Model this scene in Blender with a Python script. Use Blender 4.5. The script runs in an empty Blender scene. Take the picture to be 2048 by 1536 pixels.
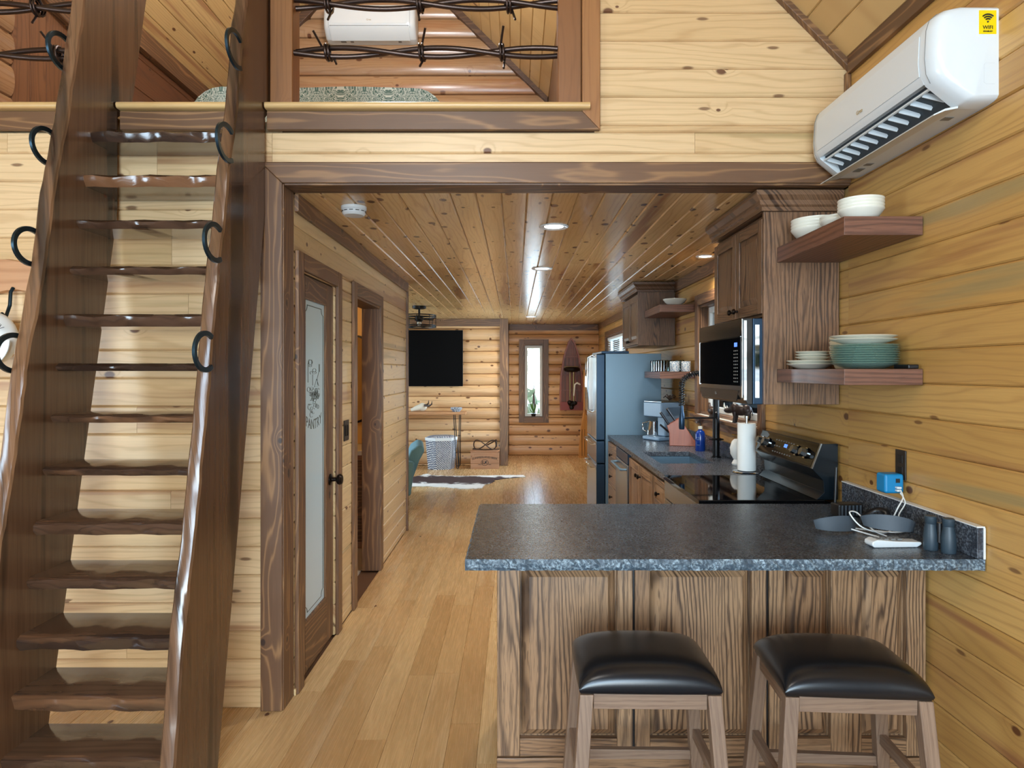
import bpy, bmesh, math, random
from mathutils import Vector, Matrix
random.seed(7)
SC = bpy.context.scene
COL = SC.collection
PI = math.pi
# ---------------------------------------------------------------- camera
cam_data = bpy.data.cameras.new('camera')
cam = bpy.data.objects.new('camera', cam_data)
COL.objects.link(cam)
cam.location = (0, 0, 1.53)
cam.rotation_euler = (PI / 2, 0, 0)
cam_data.sensor_width = 36.0
cam_data.lens = 1360 * 36.0 / 2048
cam_data.shift_x = -6 / 2048
cam_data.shift_y = -27 / 2048
cam_data.clip_start = 0.05
SC.camera = cam
# ---------------------------------------------------------------- exposure
SC.view_settings.view_transform = 'Standard'
SC.view_settings.look = 'None'
SC.view_settings.gamma = 1.0
SC.view_settings.use_curve_mapping = False
SC.view_settings.exposure = 0.15
cy = SC.cycles
cy.max_bounces = 7
cy.diffuse_bounces = 4
cy.glossy_bounces = 3
cy.transmission_bounces = 4
cy.transparent_max_bounces = 8
cy.caustics_reflective = False
cy.caustics_refractive = False
cy.use_adaptive_sampling = True
cy.adaptive_threshold = 0.06
cy.adaptive_min_samples = 16
cy.sample_clamp_indirect = 10.0
# ---------------------------------------------------------------- sky
world = bpy.data.worlds.new('sky')
SC.world = world
world.use_nodes = True
wn = world.node_tree
wn.nodes.clear()
wo = wn.nodes.new('ShaderNodeOutputWorld')
wb = wn.nodes.new('ShaderNodeBackground')
sky = wn.nodes.new('ShaderNodeTexSky')
sky.sky_type = 'NISHITA'
sky.sun_disc = False
sky.sun_elevation = math.radians(40)
sky.sun_rotation = math.radians(150)
wb.inputs['Strength'].default_value = 0.9
wn.links.new(sky.outputs[0], wb.inputs['Color'])
wn.links.new(wb.outputs[0], wo.inputs['Surface'])


def area_light(name, loc, rot, sx, sy, power, color, spread=PI):
    d = bpy.data.lights.new(name, 'AREA')
    d.shape = 'RECTANGLE'
    d.size, d.size_y = sx, sy
    d.energy = power
    d.color = color
    d.spread = spread
    o = bpy.data.objects.new(name, d)
    COL.objects.link(o)
    o.location = loc
    o.rotation_euler = rot
    return o


# daylight entering through the glass doors and windows of the cabin
DAY = (0.60, 0.82, 1.0)
area_light('glass_door_daylight', (-0.2, -3.05, 1.35), (PI / 2, 0, 0), 2.6, 2.2, 235, DAY)
area_light('gable_window_daylight', (-1.26, -3.05, 3.35), (PI / 2, 0, 0), 1.6, 1.0, 60, DAY)
area_light('side_window_daylight', (-3.98, -0.3, 1.45), (PI / 2, 0, -PI / 2), 1.6, 1.3, 80, DAY)
area_light('sink_window_daylight', (1.60, 4.86, 1.65), (PI / 2, 0, PI / 2), 1.2, 0.8, 14, DAY)
area_light('living_window_daylight', (1.60, 10.2, 1.45), (PI / 2, 0, PI / 2), 1.9, 1.25, 115, DAY)
area_light('living_left_window_daylight', (-3.98, 8.6, 1.45), (PI / 2, 0, -PI / 2), 1.6, 1.2, 110, DAY)
area_light('far_window_daylight', (0.335, 12.45, 1.34), (PI / 2, 0, PI), 0.25, 1.15, 4, DAY)


sun_d = bpy.data.lights.new('sun', 'SUN')
sun_d.energy = 7.0
sun_d.angle = math.radians(0.6)
sun_d.color = (1.0, 0.96, 0.90)
sun_o = bpy.data.objects.new('sun', sun_d)
COL.objects.link(sun_o)
sun_o.rotation_euler = (math.radians(-12), math.radians(-38), 0)   # high sun from the left of the cabin


def point_light(name, loc, power, color, radius=0.1):
    d = bpy.data.lights.new(name, 'POINT')
    d.energy = power
    d.color = color
    d.shadow_soft_size = radius
    o = bpy.data.objects.new(name, d)
    COL.objects.link(o)
    o.location = loc
    return o


WARM = (1.0, 0.86, 0.68)
point_light('great_room_fill', (-0.5, 0.2, 3.4), 55, (1.0, 0.96, 0.90), 0.35)  # unseen fill light added to even out the near room, no fixture
point_light('loft_fill', (-0.9, 4.4, 4.5), 75, (0.95, 0.97, 1.0), 0.15)  # added fill that brightens the loft, no lamp hangs there
point_light('bathroom_vanity_lamp', (-1.75, 5.6, 2.05), 9, (1.0, 0.74, 0.38), 0.06)


# ================================================================ helpers
def lin(c):
    return c / 12.92 if c <= 0.04045 else ((c + 0.055) / 1.055) ** 2.4


def rgb(r, g, b):
    return (lin(r / 255), lin(g / 255), lin(b / 255), 1.0)


class MB:
    """collects geometry, build() links it as one mesh object"""

    def __init__(s):
        s.v, s.f = [], []

    def add(s, vs, fs):
        n = len(s.v)
        s.v += [tuple(p) for p in vs]
        s.f += [tuple(i + n for i in f) for f in fs]
        return s

    def box(s, x0, y0, z0, x1, y1, z1):
        return s.add([(x0, y0, z0), (x1, y0, z0), (x1, y1, z0), (x0, y1, z0), (x0, y0, z1), (x1, y0, z1), (x1, y1, z1), (x0, y1, z1)],
                     [(0, 3, 2, 1), (4, 5, 6, 7), (0, 1, 5, 4), (1, 2, 6, 5), (2, 3, 7, 6), (3, 0, 4, 7)])

    def hexa(s, p):
        return s.add(p, [(0, 3, 2, 1), (4, 5, 6, 7), (0, 1, 5, 4), (1, 2, 6, 5), (2, 3, 7, 6), (3, 0, 4, 7)])

    def prism(s, poly, axis, a, b):
        def q(p, t):
            return (t, p[0], p[1]) if axis == 'x' else (p[0], t, p[1]) if axis == 'y' else (p[0], p[1], t)
        n = len(poly)
        vs = [q(p, a) for p in poly] + [q(p, b) for p in poly]
        fs = [tuple(range(n)), tuple(range(2 * n - 1, n - 1, -1))]
        fs += [(i, (i + 1) % n, n + (i + 1) % n, n + i) for i in range(n)]
        return s.add(vs, fs)

    def tube(s, pts, r, n=8, closed=False, flat=1.0):
        pts = [Vector(p) for p in pts]
        m = len(pts)
        rr = r if isinstance(r, (list, tuple)) else [r] * m
        t0 = (pts[1] - pts[0]).normalized()
        up = Vector((0, 0, 1)) if abs(t0.z) < 0.9 else Vector((1, 0, 0))
        u = t0.cross(up).normalized()
        rings = []
        for i, p in enumerate(pts):
            if closed:
                t = (pts[(i + 1) % m] - pts[i - 1]).normalized()
            else:
                t = (pts[min(i + 1, m - 1)] - pts[max(i - 1, 0)]).normalized()
            u = (u - t * u.dot(t)).normalized()
            w = t.cross(u)
            rings.append([p + (u * math.cos(2 * PI * k / n) + w * math.sin(2 * PI * k / n) * flat) * rr[i] for k in range(n)])
        vs = [q for ring in rings for q in ring]
        fs = []
        for i in range(m if closed else m - 1):
            j = (i + 1) % m
            for k in range(n):
                fs.append((i * n + k, i * n + (k + 1) % n, j * n + (k + 1) % n, j * n + k))
        if not closed:
            fs.append(tuple(range(n - 1, -1, -1)))
            fs.append(tuple((m - 1) * n + k for k in range(n)))
        return s.add(vs, fs)

    def cyl(s, p0, p1, r, n=16):
        return s.tube([p0, p1], r, n)

    def lathe(s, prof, n=24, c=(0, 0, 0), axis='z'):
        vs, fs = [], []
        for (r, h) in prof:
            for k in range(n):
                a = 2 * PI * k / n
                x, y = r * math.cos(a), r * math.sin(a)
                vs.append((c[0] + x, c[1] + y, c[2] + h) if axis == 'z' else (c[0] + x, c[1] + h, c[2] + y) if axis == 'y' else (c[0] + h, c[1] + x, c[2] + y))
        m = len(prof)
        for i in range(m - 1):
            for k in range(n):
                fs.append((i * n + k, i * n + (k + 1) % n, (i + 1) * n + (k + 1) % n, (i + 1) * n + k))
        if prof[0][0] > 1e-6:
            fs.append(tuple(range(n)))
        if prof[-1][0] > 1e-6:
            fs.append(tuple((m - 1) * n + k for k in range(n)))
        return s.add(vs, fs)

    def sphere(s, c, r, nu=16, nv=10):
        r = (r, r, r) if not isinstance(r, (tuple, list)) else r
        vs = [(c[0], c[1], c[2] - r[2])]
        for j in range(1, nv):
            b = -PI / 2 + PI * j / nv
            for k in range(nu):
                a = 2 * PI * k / nu
                vs.append((c[0] + r[0] * math.cos(b) * math.cos(a), c[1] + r[1] * math.cos(b) * math.sin(a), c[2] + r[2] * math.sin(b)))
        vs.append((c[0], c[1], c[2] + r[2]))
        fs = [(0, 1 + (k + 1) % nu, 1 + k) for k in range(nu)]
        for j in range(nv - 2):
            for k in range(nu):
                fs.append((1 + j * nu + k, 1 + j * nu + (k + 1) % nu, 1 + (j + 1) * nu + (k + 1) % nu, 1 + (j + 1) * nu + k))
        t = len(vs) - 1
        fs += [(1 + (nv - 2) * nu + k, 1 + (nv - 2) * nu + (k + 1) % nu, t) for k in range(nu)]
        return s.add(vs, fs)

    def grid(s, fn, nu, nv, closed_u=False):
        vs = [fn(i / nu, j / nv) for j in range(nv + 1) for i in range(nu + 1)]
        fs = [(j * (nu + 1) + i, j * (nu + 1) + i + 1, (j + 1) * (nu + 1) + i + 1, (j + 1) * (nu + 1) + i) for j in range(nv) for i in range(nu)]
        return s.add(vs, fs)

    def mesh(s, name, smooth=None, merge=False):
        me = bpy.data.meshes.new(name)
        me.from_pydata(s.v, [], s.f)
        bm = bmesh.new()
        bm.from_mesh(me)
        if merge:
            bmesh.ops.remove_doubles(bm, verts=bm.verts, dist=1e-5)
        bmesh.ops.recalc_face_normals(bm, faces=bm.faces)
        bm.to_mesh(me)
        bm.free()
        if smooth is not None:
            me.polygons.foreach_set('use_smooth', [True] * len(me.polygons))
            me.set_sharp_from_angle(angle=math.radians(smooth))
        return me

    def build(s, name, mat, parent=None, loc=(0, 0, 0), rot=(0, 0, 0), bevel=0.0, seg=2, smooth=None, sub=0, merge=False):
        o = bpy.data.objects.new(name, s.mesh(name, smooth, merge))
        if mat is not None:
            o.data.materials.append(mat)
        COL.objects.link(o)
        o.parent = parent
        o.location = loc
        o.rotation_euler = rot
        if bevel > 0:
            m = o.modifiers.new('bevel', 'BEVEL')
            m.width = bevel
            m.segments = seg
            m.limit_method = 'ANGLE'
            m.angle_limit = math.radians(40)
            if smooth is None:
                o.data.polygons.foreach_set('use_smooth', [True] * len(o.data.polygons))
                m.harden_normals = True
        if sub:
            m = o.modifiers.new('subdivision', 'SUBSURF')
            m.levels = m.render_levels = sub
        return o


def box(name, x0, y0, z0, x1, y1, z1, mat, parent=None, bevel=0.0, seg=2):
    cx, cy, cz = (x0 + x1) / 2, (y0 + y1) / 2, (z0 + z1) / 2
    return MB().box(x0 - cx, y0 - cy, z0 - cz, x1 - cx, y1 - cy, z1 - cz).build(name, mat, parent, (cx, cy, cz), bevel=bevel, seg=seg)


def tag(o, label=None, cat=None, group=None, kind=None):
    if label:
        o['label'] = label
    if cat:
        o['category'] = cat
    if group:
        o['group'] = group
    if kind:
        o['kind'] = kind
    return o


def thing(name, label, cat, loc=(0, 0, 0), rotz=0.0, group=None):
    o = bpy.data.objects.new(name, None)
    o.empty_display_size = 0.1
    COL.objects.link(o)
    o.location = loc
    o.rotation_euler = (0, 0, rotz)
    return tag(o, label, cat, group)


def struct(o, label=None):
    return tag(o, label, None, None, 'structure')


def text(name, body, size, mat, parent, loc, rot=(PI / 2, 0, 0), extrude=0.0005, align='CENTER', arc=None):
    """flat lettering as a mesh; arc = radius bends the line (positive: ends up)"""
    cu = bpy.data.curves.new(name, 'FONT')
    cu.body = body
    cu.size = size
    cu.extrude = extrude
    cu.align_x = align
    cu.align_y = 'CENTER'
    cu.resolution_u = 3
    tmp = bpy.data.objects.new(name, cu)
    COL.objects.link(tmp)
    bpy.context.view_layer.update()
    me = bpy.data.meshes.new_from_object(tmp.evaluated_get(bpy.context.evaluated_depsgraph_get()))
    bpy.data.objects.remove(tmp)
    if arc:
        for v in me.vertices:
            v.co.y += v.co.x ** 2 / (2 * arc)
    me.materials.clear()
    me.materials.append(mat)
    o = bpy.data.objects.new(name, me)
    COL.objects.link(o)
    o.parent = parent
    o.location = loc
    o.rotation_euler = rot
    return o


# ================================================================ materials
class NT:
    def __init__(s, name):
        s.m = bpy.data.materials.new(name)
        s.m.use_nodes = True
        s.t = s.m.node_tree
        s.t.nodes.clear()
        s.out = s.t.nodes.new('ShaderNodeOutputMaterial')
        s.b = s.t.nodes.new('ShaderNodeBsdfPrincipled')
        s.t.links.new(s.b.outputs[0], s.out.inputs['Surface'])

    def put(s, sock, v):
        if v is None:
            return
        if hasattr(v, 'is_output'):
            s.t.links.new(v, sock)
        else:
            sock.default_value = v

    def set(s, **kw):
        for k, v in kw.items():
            s.put(s.b.inputs[k.replace('_', ' ')], v)
        return s

    def math(s, op, a, b=None, c=None, clamp=False):
        n = s.t.nodes.new('ShaderNodeMath')
        n.operation = op
        n.use_clamp = clamp
        s.put(n.inputs[0], a)
        s.put(n.inputs[1], b)
        s.put(n.inputs[2], c)
        return n.outputs[0]

    def vec(s, x, y, z):
        n = s.t.nodes.new('ShaderNodeCombineXYZ')
        for i, v in enumerate((x, y, z)):
            s.put(n.inputs[i], v)
        return n.outputs[0]

    def pos(s):
        g = s.t.nodes.new('ShaderNodeNewGeometry')
        n = s.t.nodes.new('ShaderNodeSeparateXYZ')
        s.t.links.new(g.outputs['Position'], n.inputs[0])
        return n.outputs[0], n.outputs[1], n.outputs[2], g.outputs['Position']

    def objpos(s):
        g = s.t.nodes.new('ShaderNodeTexCoord')
        n = s.t.nodes.new('ShaderNodeSeparateXYZ')
        s.t.links.new(g.outputs['Object'], n.inputs[0])
        return n.outputs[0], n.outputs[1], n.outputs[2], g.outputs['Object']

    def rnd(s):
        return s.t.nodes.new('ShaderNodeObjectInfo').outputs['Random']

    def noise(s, v, scale=1.0, detail=2.0, rough=0.5, dist=0.0):
        n = s.t.nodes.new('ShaderNodeTexNoise')
        s.put(n.inputs['Vector'], v)
        n.inputs['Scale'].default_value = scale
        n.inputs['Detail'].default_value = detail
        n.inputs['Roughness'].default_value = rough
        n.inputs['Distortion'].default_value = dist
        return n.outputs[0]

    def voro(s, v, scale, dim='3D', feat='F1', rnd=1.0):
        n = s.t.nodes.new('ShaderNodeTexVoronoi')
        n.voronoi_dimensions = dim
        n.feature = feat
        s.put(n.inputs['Vector'], v)
        n.inputs['Scale'].default_value = scale
        n.inputs['Randomness'].default_value = rnd
        return n

    def mr(s, v, a, b, c=0.0, d=1.0, smooth=True):
        n = s.t.nodes.new('ShaderNodeMapRange')
        n.interpolation_type = 'SMOOTHSTEP' if smooth else 'LINEAR'
        s.put(n.inputs[0], v)
        for i, x in enumerate((a, b, c, d)):
            s.put(n.inputs[i + 1], x)
        return n.outputs[0]

    def mix(s, f, a, b, blend='MIX'):
        n = s.t.nodes.new('ShaderNodeMix')
        n.data_type = 'RGBA'
        n.blend_type = blend
        s.put(n.inputs[0], f)
        s.put(n.inputs[6], a)
        s.put(n.inputs[7], b)
        return n.outputs[2]

    def bump(s, h, strength=0.2, dist=0.01):
        n = s.t.nodes.new('ShaderNodeBump')
        n.inputs['Strength'].default_value = strength
        n.inputs['Distance'].default_value = dist
        s.put(n.inputs['Height'], h)
        s.t.links.new(n.outputs[0], s.b.inputs['Normal'])


def plain(name, col, rough=0.5, metal=0.0, **kw):
    t = NT(name)
    t.set(Base_Color=col, Roughness=rough, Metallic=metal, **kw)
    return t.m


def wood(name, L, c1, c2, ring=0.35, ringc=(150, 95, 50), ringf=26.0, amp=5.0, knots=1.0, kd=3.2, knotc=(85, 45, 25), streak=0.35, streakc=(150, 95, 60),
         rough=0.38, stretch=1.0, fine=0.14, bump=0.0, coat=0.0, vor=True, pores=0.0, lines=3.0, wob=1.0, patch=0.0, gated=True, flecks=0.0, stain=None, kr=1.0):
    t = NT(name)
    p = t.pos()
    r = t.rnd()
    oth = [i for i in range(3) if i != 'XYZ'.index(L)]
    l = t.math('MULTIPLY_ADD', r, 71.0, p['XYZ'.index(L)])
    w = t.math('MULTIPLY_ADD', r, 13.7, t.math('ADD', p[oth[0]], p[oth[1]]))
    r9 = t.math('MULTIPLY', r, 91.0)
    n1 = t.noise(t.vec(t.math('MULTIPLY', l, 0.75 * stretch), t.math('MULTIPLY', w, 5.0), r9), 1.0, 2.0, 0.45)
    phase = t.math('MULTIPLY_ADD', n1, amp, t.math('MULTIPLY', w, ringf))
    n2 = t.noise(t.vec(t.math('MULTIPLY', l, 3.2 * stretch), t.math('MULTIPLY', w, 26.0), r9), 1.0, 2.0, 0.5)
    phase = t.math('MULTIPLY_ADD', n2, wob, phase)
    kn = None
    if knots > 0:
        vo = t.voro(t.vec(t.math('MULTIPLY', l, 0.68), w, 0.0), kd, '2D')
        d = t.math('DIVIDE', vo.outputs['Distance'], kd)
        sp = t.t.nodes.new('ShaderNodeSeparateColor')
        t.t.links.new(vo.outputs['Color'], sp.inputs[0])
        gate = t.mr(sp.outputs[1], 1 - 0.72 * min(knots, 1.3), 1 - 0.70 * min(knots, 1.3))
        rad = t.math('MULTIPLY_ADD', sp.outputs[0], 0.013 * kr, 0.006 * kr)
        kn = t.math('MULTIPLY', t.math('SUBTRACT', 1.0, t.mr(d, t.math('MULTIPLY', rad, 0.55), rad)), gate)
        inf = t.math('MULTIPLY', t.math('SUBTRACT', 1.0, t.mr(d, 0.0, 0.05)), gate)
        phase = t.math('MULTIPLY_ADD', inf, 1.8, phase)
    sn = t.math('MULTIPLY_ADD', t.math('SINE', t.math('MULTIPLY', phase, 2 * PI)), 0.5, 0.5)
    rg = t.math('POWER', sn, lines)
    if patch > 0:
        n3 = t.noise(t.vec(t.math('MULTIPLY', l, 1.3), t.math('MULTIPLY', w, 9.0), t.math('ADD', r9, 7.0)), 1.0, 2.0, 0.5)
        rg = t.math('MULTIPLY', rg, t.mr(n3, 0.5 - 0.25, 0.62, 1.0 - patch, 1.0))
    fn = t.noise(t.vec(t.math('MULTIPLY', l, 5.0), t.math('MULTIPLY', w, 240.0), r9), 1.0, 2.0, 0.6)
    r2 = t.math('FRACT', t.math('MULTIPLY', r, 7.31))
    big = t.noise(t.vec(t.math('MULTIPLY', l, 0.9), t.math('MULTIPLY', w, 2.4), r9), 1.0, 2.0, 0.5)
    base = t.mix(t.math('MULTIPLY_ADD', big, 0.7, t.math('MULTIPLY_ADD', r2, 0.9, -0.35), clamp=True), rgb(*c1), rgb(*c2))
    col = t.mix(t.math('MULTIPLY', rg, ring), base, rgb(*ringc))
    if streak > 0:
        s = t.noise(t.vec(t.math('MULTIPLY', l, 0.45), t.math('MULTIPLY', w, 8.5), t.math('ADD', r9, 31.0)), 1.0, 3.0, 0.55)
        gate2 = t.mr(t.math('FRACT', t.math('MULTIPLY', r, 23.7)), 0.3, 0.75)
        sf = t.math('MULTIPLY', t.mr(s, 0.52, 0.64), t.math('MULTIPLY', gate2 if gated else 1.0, streak))
        sc_ = rgb(*streakc)
        if stain is not None:
            sc_ = t.mix(t.mr(t.math('FRACT', t.math('MULTIPLY', r, 51.3)), 0.66, 0.68), rgb(*streakc), rgb(*stain))
        col = t.mix(sf, col, sc_)
    if pores > 0:
        po = t.noise(t.vec(t.math('MULTIPLY', l, 14.0), t.math('MULTIPLY', w, 420.0), r9), 1.0, 1.0, 0.5)
        col = t.mix(t.math('MULTIPLY', t.mr(po, 0.56, 0.66), pores), col, rgb(*ringc))
    if flecks > 0:
        vf = t.voro(t.vec(t.math('MULTIPLY', l, 2.6), t.math('MULTIPLY', w, 9.0), 0.0), 1.0, '2D')
        spf = t.t.nodes.new('ShaderNodeSeparateColor')
        t.t.links.new(vf.outputs['Color'], spf.inputs[0])
        gf = t.mr(spf.outputs[0], 1 - flecks, 1.02 - flecks)
        col = t.mix(t.math('MULTIPLY', t.math('MULTIPLY', t.mr(t.math('MULTIPLY_ADD', fn, -0.05, vf.outputs['Distance']), 0.015, 0.065, 1.0, 0.0), gf), 0.75), col, rgb(*knotc))
    if kn is not None:
        col = t.mix(t.math('MULTIPLY', kn, 0.92), col, rgb(*knotc))
    f = t.math('MULTIPLY_ADD', fn, fine * 2, 1.0 - fine)
    col = t.mix(1.0, col, t.vec(f, f, f), 'MULTIPLY')
    t.set(Base_Color=col, Roughness=t.math('MULTIPLY_ADD', fn, 0.12, rough - 0.06))
    if coat > 0:
        t.set(Coat_Weight=coat, Coat_Roughness=0.12)
    if bump > 0:
        t.bump(t.math('ADD', fn, rg), bump, 0.002)
    return t.m


PINE = dict(ring=0.26, ringc=(158, 112, 62), ringf=30, amp=8.0, knots=1.0, kd=3.4, knotc=(92, 50, 28), streak=0.75, streakc=(158, 108, 72), rough=0.36, lines=5.0, flecks=0.2, stain=(160, 136, 90), kr=1.15)
M = {}
M['pine_y'] = wood('honey_pine_y', 'Y', (206, 162, 96), (184, 138, 74), **{**PINE, 'ring': 0.36, 'streak': 0.9, 'streakc': (150, 98, 62), 'kd': 3.0})
M['pine_x'] = wood('pale_pine_x', 'X', (224, 192, 148), (206, 170, 122), **PINE)
M['pine_hall'] = wood('pale_pine_hall', 'Y', (222, 194, 146), (204, 172, 122), **{**PINE, 'kd': 4.2, 'knots': 1.3, 'ring': 0.16})
M['pine_ceiling'] = wood('knotty_pine_ceiling', 'Y', (226, 188, 130), (204, 162, 104), **{**PINE, 'kd': 4.6, 'knots': 1.4, 'rough': 0.22, 'streak': 0.8, 'kr': 1.6, 'flecks': 0.4, 'stain': None, 'streakc': (150, 100, 60)})
M['pine_roof'] = wood('roof_pine', 'Y', (212, 178, 122), (194, 156, 102), **PINE)
M['log_x'] = wood('log_siding', 'X', (222, 180, 132), (206, 160, 112), **{**PINE, 'kd': 4.6, 'knots': 1.3, 'streak': 0.5, 'ring': 0.2, 'kr': 1.6, 'flecks': 0.35, 'stain': None})
LL = {**PINE, 'stain': None, 'kr': 1.6, 'kd': 3.4, 'ring': 0.28, 'ringc': (120, 76, 44), 'rough': 0.25}
M['log_loft'] = wood('loft_log_siding', 'X', (174, 136, 100), (152, 116, 84), **LL)
M['log_loft_y'] = wood('loft_log_siding_y', 'Y', (174, 136, 100), (152, 116, 84), **LL)
M['floor'] = wood('oak_floor', 'Y', (214, 178, 126), (178, 136, 86), ring=0.22, ringc=(160, 118, 72), ringf=36, amp=10, knots=0.2, kd=2.2, streak=0.35,
                  streakc=(226, 198, 156), rough=0.27, stretch=1.1, lines=3.0, pores=0.2)
TR = dict(ring=0.5, ringc=(172, 128, 84), ringf=26, amp=10, knots=0.8, kd=3.0, knotc=(46, 30, 24), streak=0.3, streakc=(74, 50, 38), rough=0.42, lines=6.0)
for ax in 'XYZ':
    M['trim_' + ax.lower()] = wood('walnut_trim_' + ax.lower(), ax, (110, 78, 53), (90, 62, 42), **TR)
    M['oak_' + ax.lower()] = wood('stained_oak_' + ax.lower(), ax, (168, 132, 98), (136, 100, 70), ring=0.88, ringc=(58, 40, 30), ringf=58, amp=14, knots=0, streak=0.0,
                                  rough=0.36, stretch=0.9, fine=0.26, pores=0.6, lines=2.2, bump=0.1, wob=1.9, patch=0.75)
    M['oakd_' + ax.lower()] = wood('shaded_stained_oak_' + ax.lower(), ax, (134, 100, 74), (106, 76, 54), ring=0.88, ringc=(50, 34, 26), ringf=58, amp=14, knots=0, streak=0.0,
                                   rough=0.34, stretch=0.9, fine=0.26, pores=0.6, lines=2.2, bump=0.1, wob=1.9, patch=0.75)  # same stained oak, with shade on the upper cabinets put into its colour
    M['shelf_' + ax.lower()] = wood('red_oak_shelf_' + ax.lower(), ax, (128, 88, 70), (108, 72, 56), ring=0.6, ringc=(66, 42, 34), ringf=40, amp=6, knots=0, streak=0.2,
                                    rough=0.4, stretch=1.0, fine=0.2, pores=0.4, lines=2.0)
    M['stool_' + ax.lower()] = wood('stool_oak_' + ax.lower(), ax, (142, 114, 92), (122, 97, 78), ring=0.4, ringc=(102, 76, 60), ringf=70, amp=3, knots=0, streak=0.0,
                                    rough=0.45, fine=0.22, pores=0.5, lines=2.0)
M['post_z'] = wood('brown_post', 'Z', (156, 106, 62), (132, 86, 50), **{**TR, 'ringc': (112, 70, 40), 'ring': 0.3, 'knots': 1.2})
M['slab'] = wood('live_edge_slab', 'Z', (106, 76, 53), (74, 53, 37), ring=0.2, ringc=(56, 36, 24), ringf=20, amp=4, knots=0.5, kd=1.6, knotc=(112, 56, 34), streak=1.0, streakc=(44, 28, 19),
                 rough=0.24, stretch=0.4, fine=0.32, coat=0.2, lines=2.0, wob=2.0, gated=False)
M['bark'] = wood('live_edge_bark', 'Z', (120, 86, 60), (60, 43, 32), ring=0.3, ringc=(50, 33, 24), ringf=26, amp=6, knots=0.3, kd=4, streak=0.9, streakc=(44, 29, 21),
                 rough=0.22, stretch=1.2, fine=0.35, coat=0.35, bump=0.12, wob=2.0, gated=False)
M['tread'] = wood('tread_wood', 'X', (104, 76, 54), (78, 54, 38), ring=0.3, ringc=(52, 35, 26), ringf=24, amp=5, knots=0.3, kd=2, streak=0.5, streakc=(48, 33, 24), rough=0.14, coat=0.5)
M['tread_edge'] = wood('tread_live_edge', 'X', (84, 60, 44), (48, 35, 29), ring=0.4, ringc=(42, 29, 23), ringf=40, amp=6, knots=0.3, kd=5, streak=0.9, streakc=(116, 80, 54),
                       rough=0.18, stretch=1.0, coat=0.6, bump=0.15, wob=2.0, gated=False)
M['knee'] = wood('loft_brown_boards', 'Z', (132, 88, 56), (108, 70, 44), **{**TR, 'ringc': (84, 52, 32)})
M['knee_y'] = wood('loft_brown_boards_y', 'Y', (112, 70, 44), (90, 56, 36), **{**TR, 'ringc': (74, 44, 28)})
M['tabletop'] = wood('live_edge_table', 'X', (196, 146, 104), (170, 120, 82), ring=0.4, ringf=20, amp=4, knots=0.6, rough=0.4)
M['trim_dark'] = wood('dark_loft_trim', 'X', (84, 59, 44), (68, 47, 35), **{**TR, 'ring': 0.2})
M['joint'] = plain('dark_joint', rgb(92, 60, 34), 0.8)
M['white'] = plain('white_plastic', rgb(216, 221, 223), 0.22)
M['white_matte'] = plain('white_matte', rgb(228, 230, 228), 0.5)
M['vinyl'] = plain('white_vinyl', rgb(226, 230, 228), 0.35)
M['ceramic'] = plain('cream_ceramic', rgb(232, 230, 216), 0.15)
M['black'] = plain('black_plastic', rgb(22, 22, 24), 0.35)
M['black_gloss'] = plain('black_glass', rgb(6, 6, 8), 0.04)
M['black_metal'] = plain('black_iron', rgb(26, 26, 28), 0.38, 0.6)
M['bronze'] = plain('oil_bronze', rgb(36, 28, 24), 0.35, 0.8)
M['iron'] = plain('forged_iron', rgb(74, 60, 54), 0.33, 0.85)
M['horseshoe'] = plain('blued_steel', rgb(44, 62, 72), 0.34, 0.8)
M['steel'] = plain('brushed_steel', rgb(168, 174, 178), 0.24, 1.0)
M['chrome'] = plain('chrome', rgb(214, 218, 220), 0.07, 1.0)
M['slate'] = plain('slate_steel', rgb(108, 134, 152), 0.36, 0.35)
M['slate_dark'] = plain('dark_slate_steel', rgb(34, 58, 80), 0.28, 0.5)
M['tv'] = plain('tv_screen', rgb(2, 2, 3), 0.5, 0.0, Specular_IOR_Level=0.08)
M['leather'] = plain('black_leather', rgb(20, 21, 24), 0.26)
M['blue_plastic'] = plain('blue_plastic', rgb(16, 124, 176), 0.4)
M['blue_bottle'] = plain('cobalt_bottle', rgb(14, 52, 132), 0.15)
M['cherry'] = wood('cherry_block', 'Z', (158, 84, 56), (146, 76, 50), ring=0.25, ringc=(118, 58, 38), ringf=40, amp=3, knots=0, streak=0, rough=0.35)
M['teal'] = plain('teal_velvet', rgb(98, 138, 148), 0.8)
M['yellow'] = plain('yellow_sticker', rgb(238, 206, 12), 0.4)
M['ink'] = plain('dark_print', rgb(30, 30, 30), 0.5)
M['grey_print'] = plain('grey_print', rgb(120, 120, 118), 0.5)
M['gold_print'] = plain('gold_print', rgb(184, 160, 120), 0.4)
M['display'] = NT('blue_display').set(Base_Color=(0, 0, 0, 1), Emission_Color=(0.1, 0.25, 1, 1), Emission_Strength=1.5).m
M['paper'] = plain('paper_towel', rgb(240, 241, 238), 0.8)
M['rubber'] = plain('grey_rubber', rgb(70, 78, 86), 0.55)
M['bone'] = plain('bone', rgb(224, 216, 198), 0.7)
M['horn'] = plain('horn', rgb(58, 40, 30), 0.4)
M['lamp'] = NT('lamp_lens').set(Base_Color=(1, 1, 1, 1), Emission_Color=(1, 0.96, 0.88, 1), Emission_Strength=9.0).m
M['mirror'] = plain('mirror', rgb(220, 222, 224), 0.02, 1.0)
M['plate_dark'] = plain('bronze_plate', rgb(52, 44, 38), 0.4, 0.3)


def glass(name, col=(1, 1, 1, 1), rough=0.0, alpha=None):
    t = NT(name)
    t.set(Base_Color=col, Roughness=rough, Transmission_Weight=1.0, IOR=1.45)
    return t.m


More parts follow.
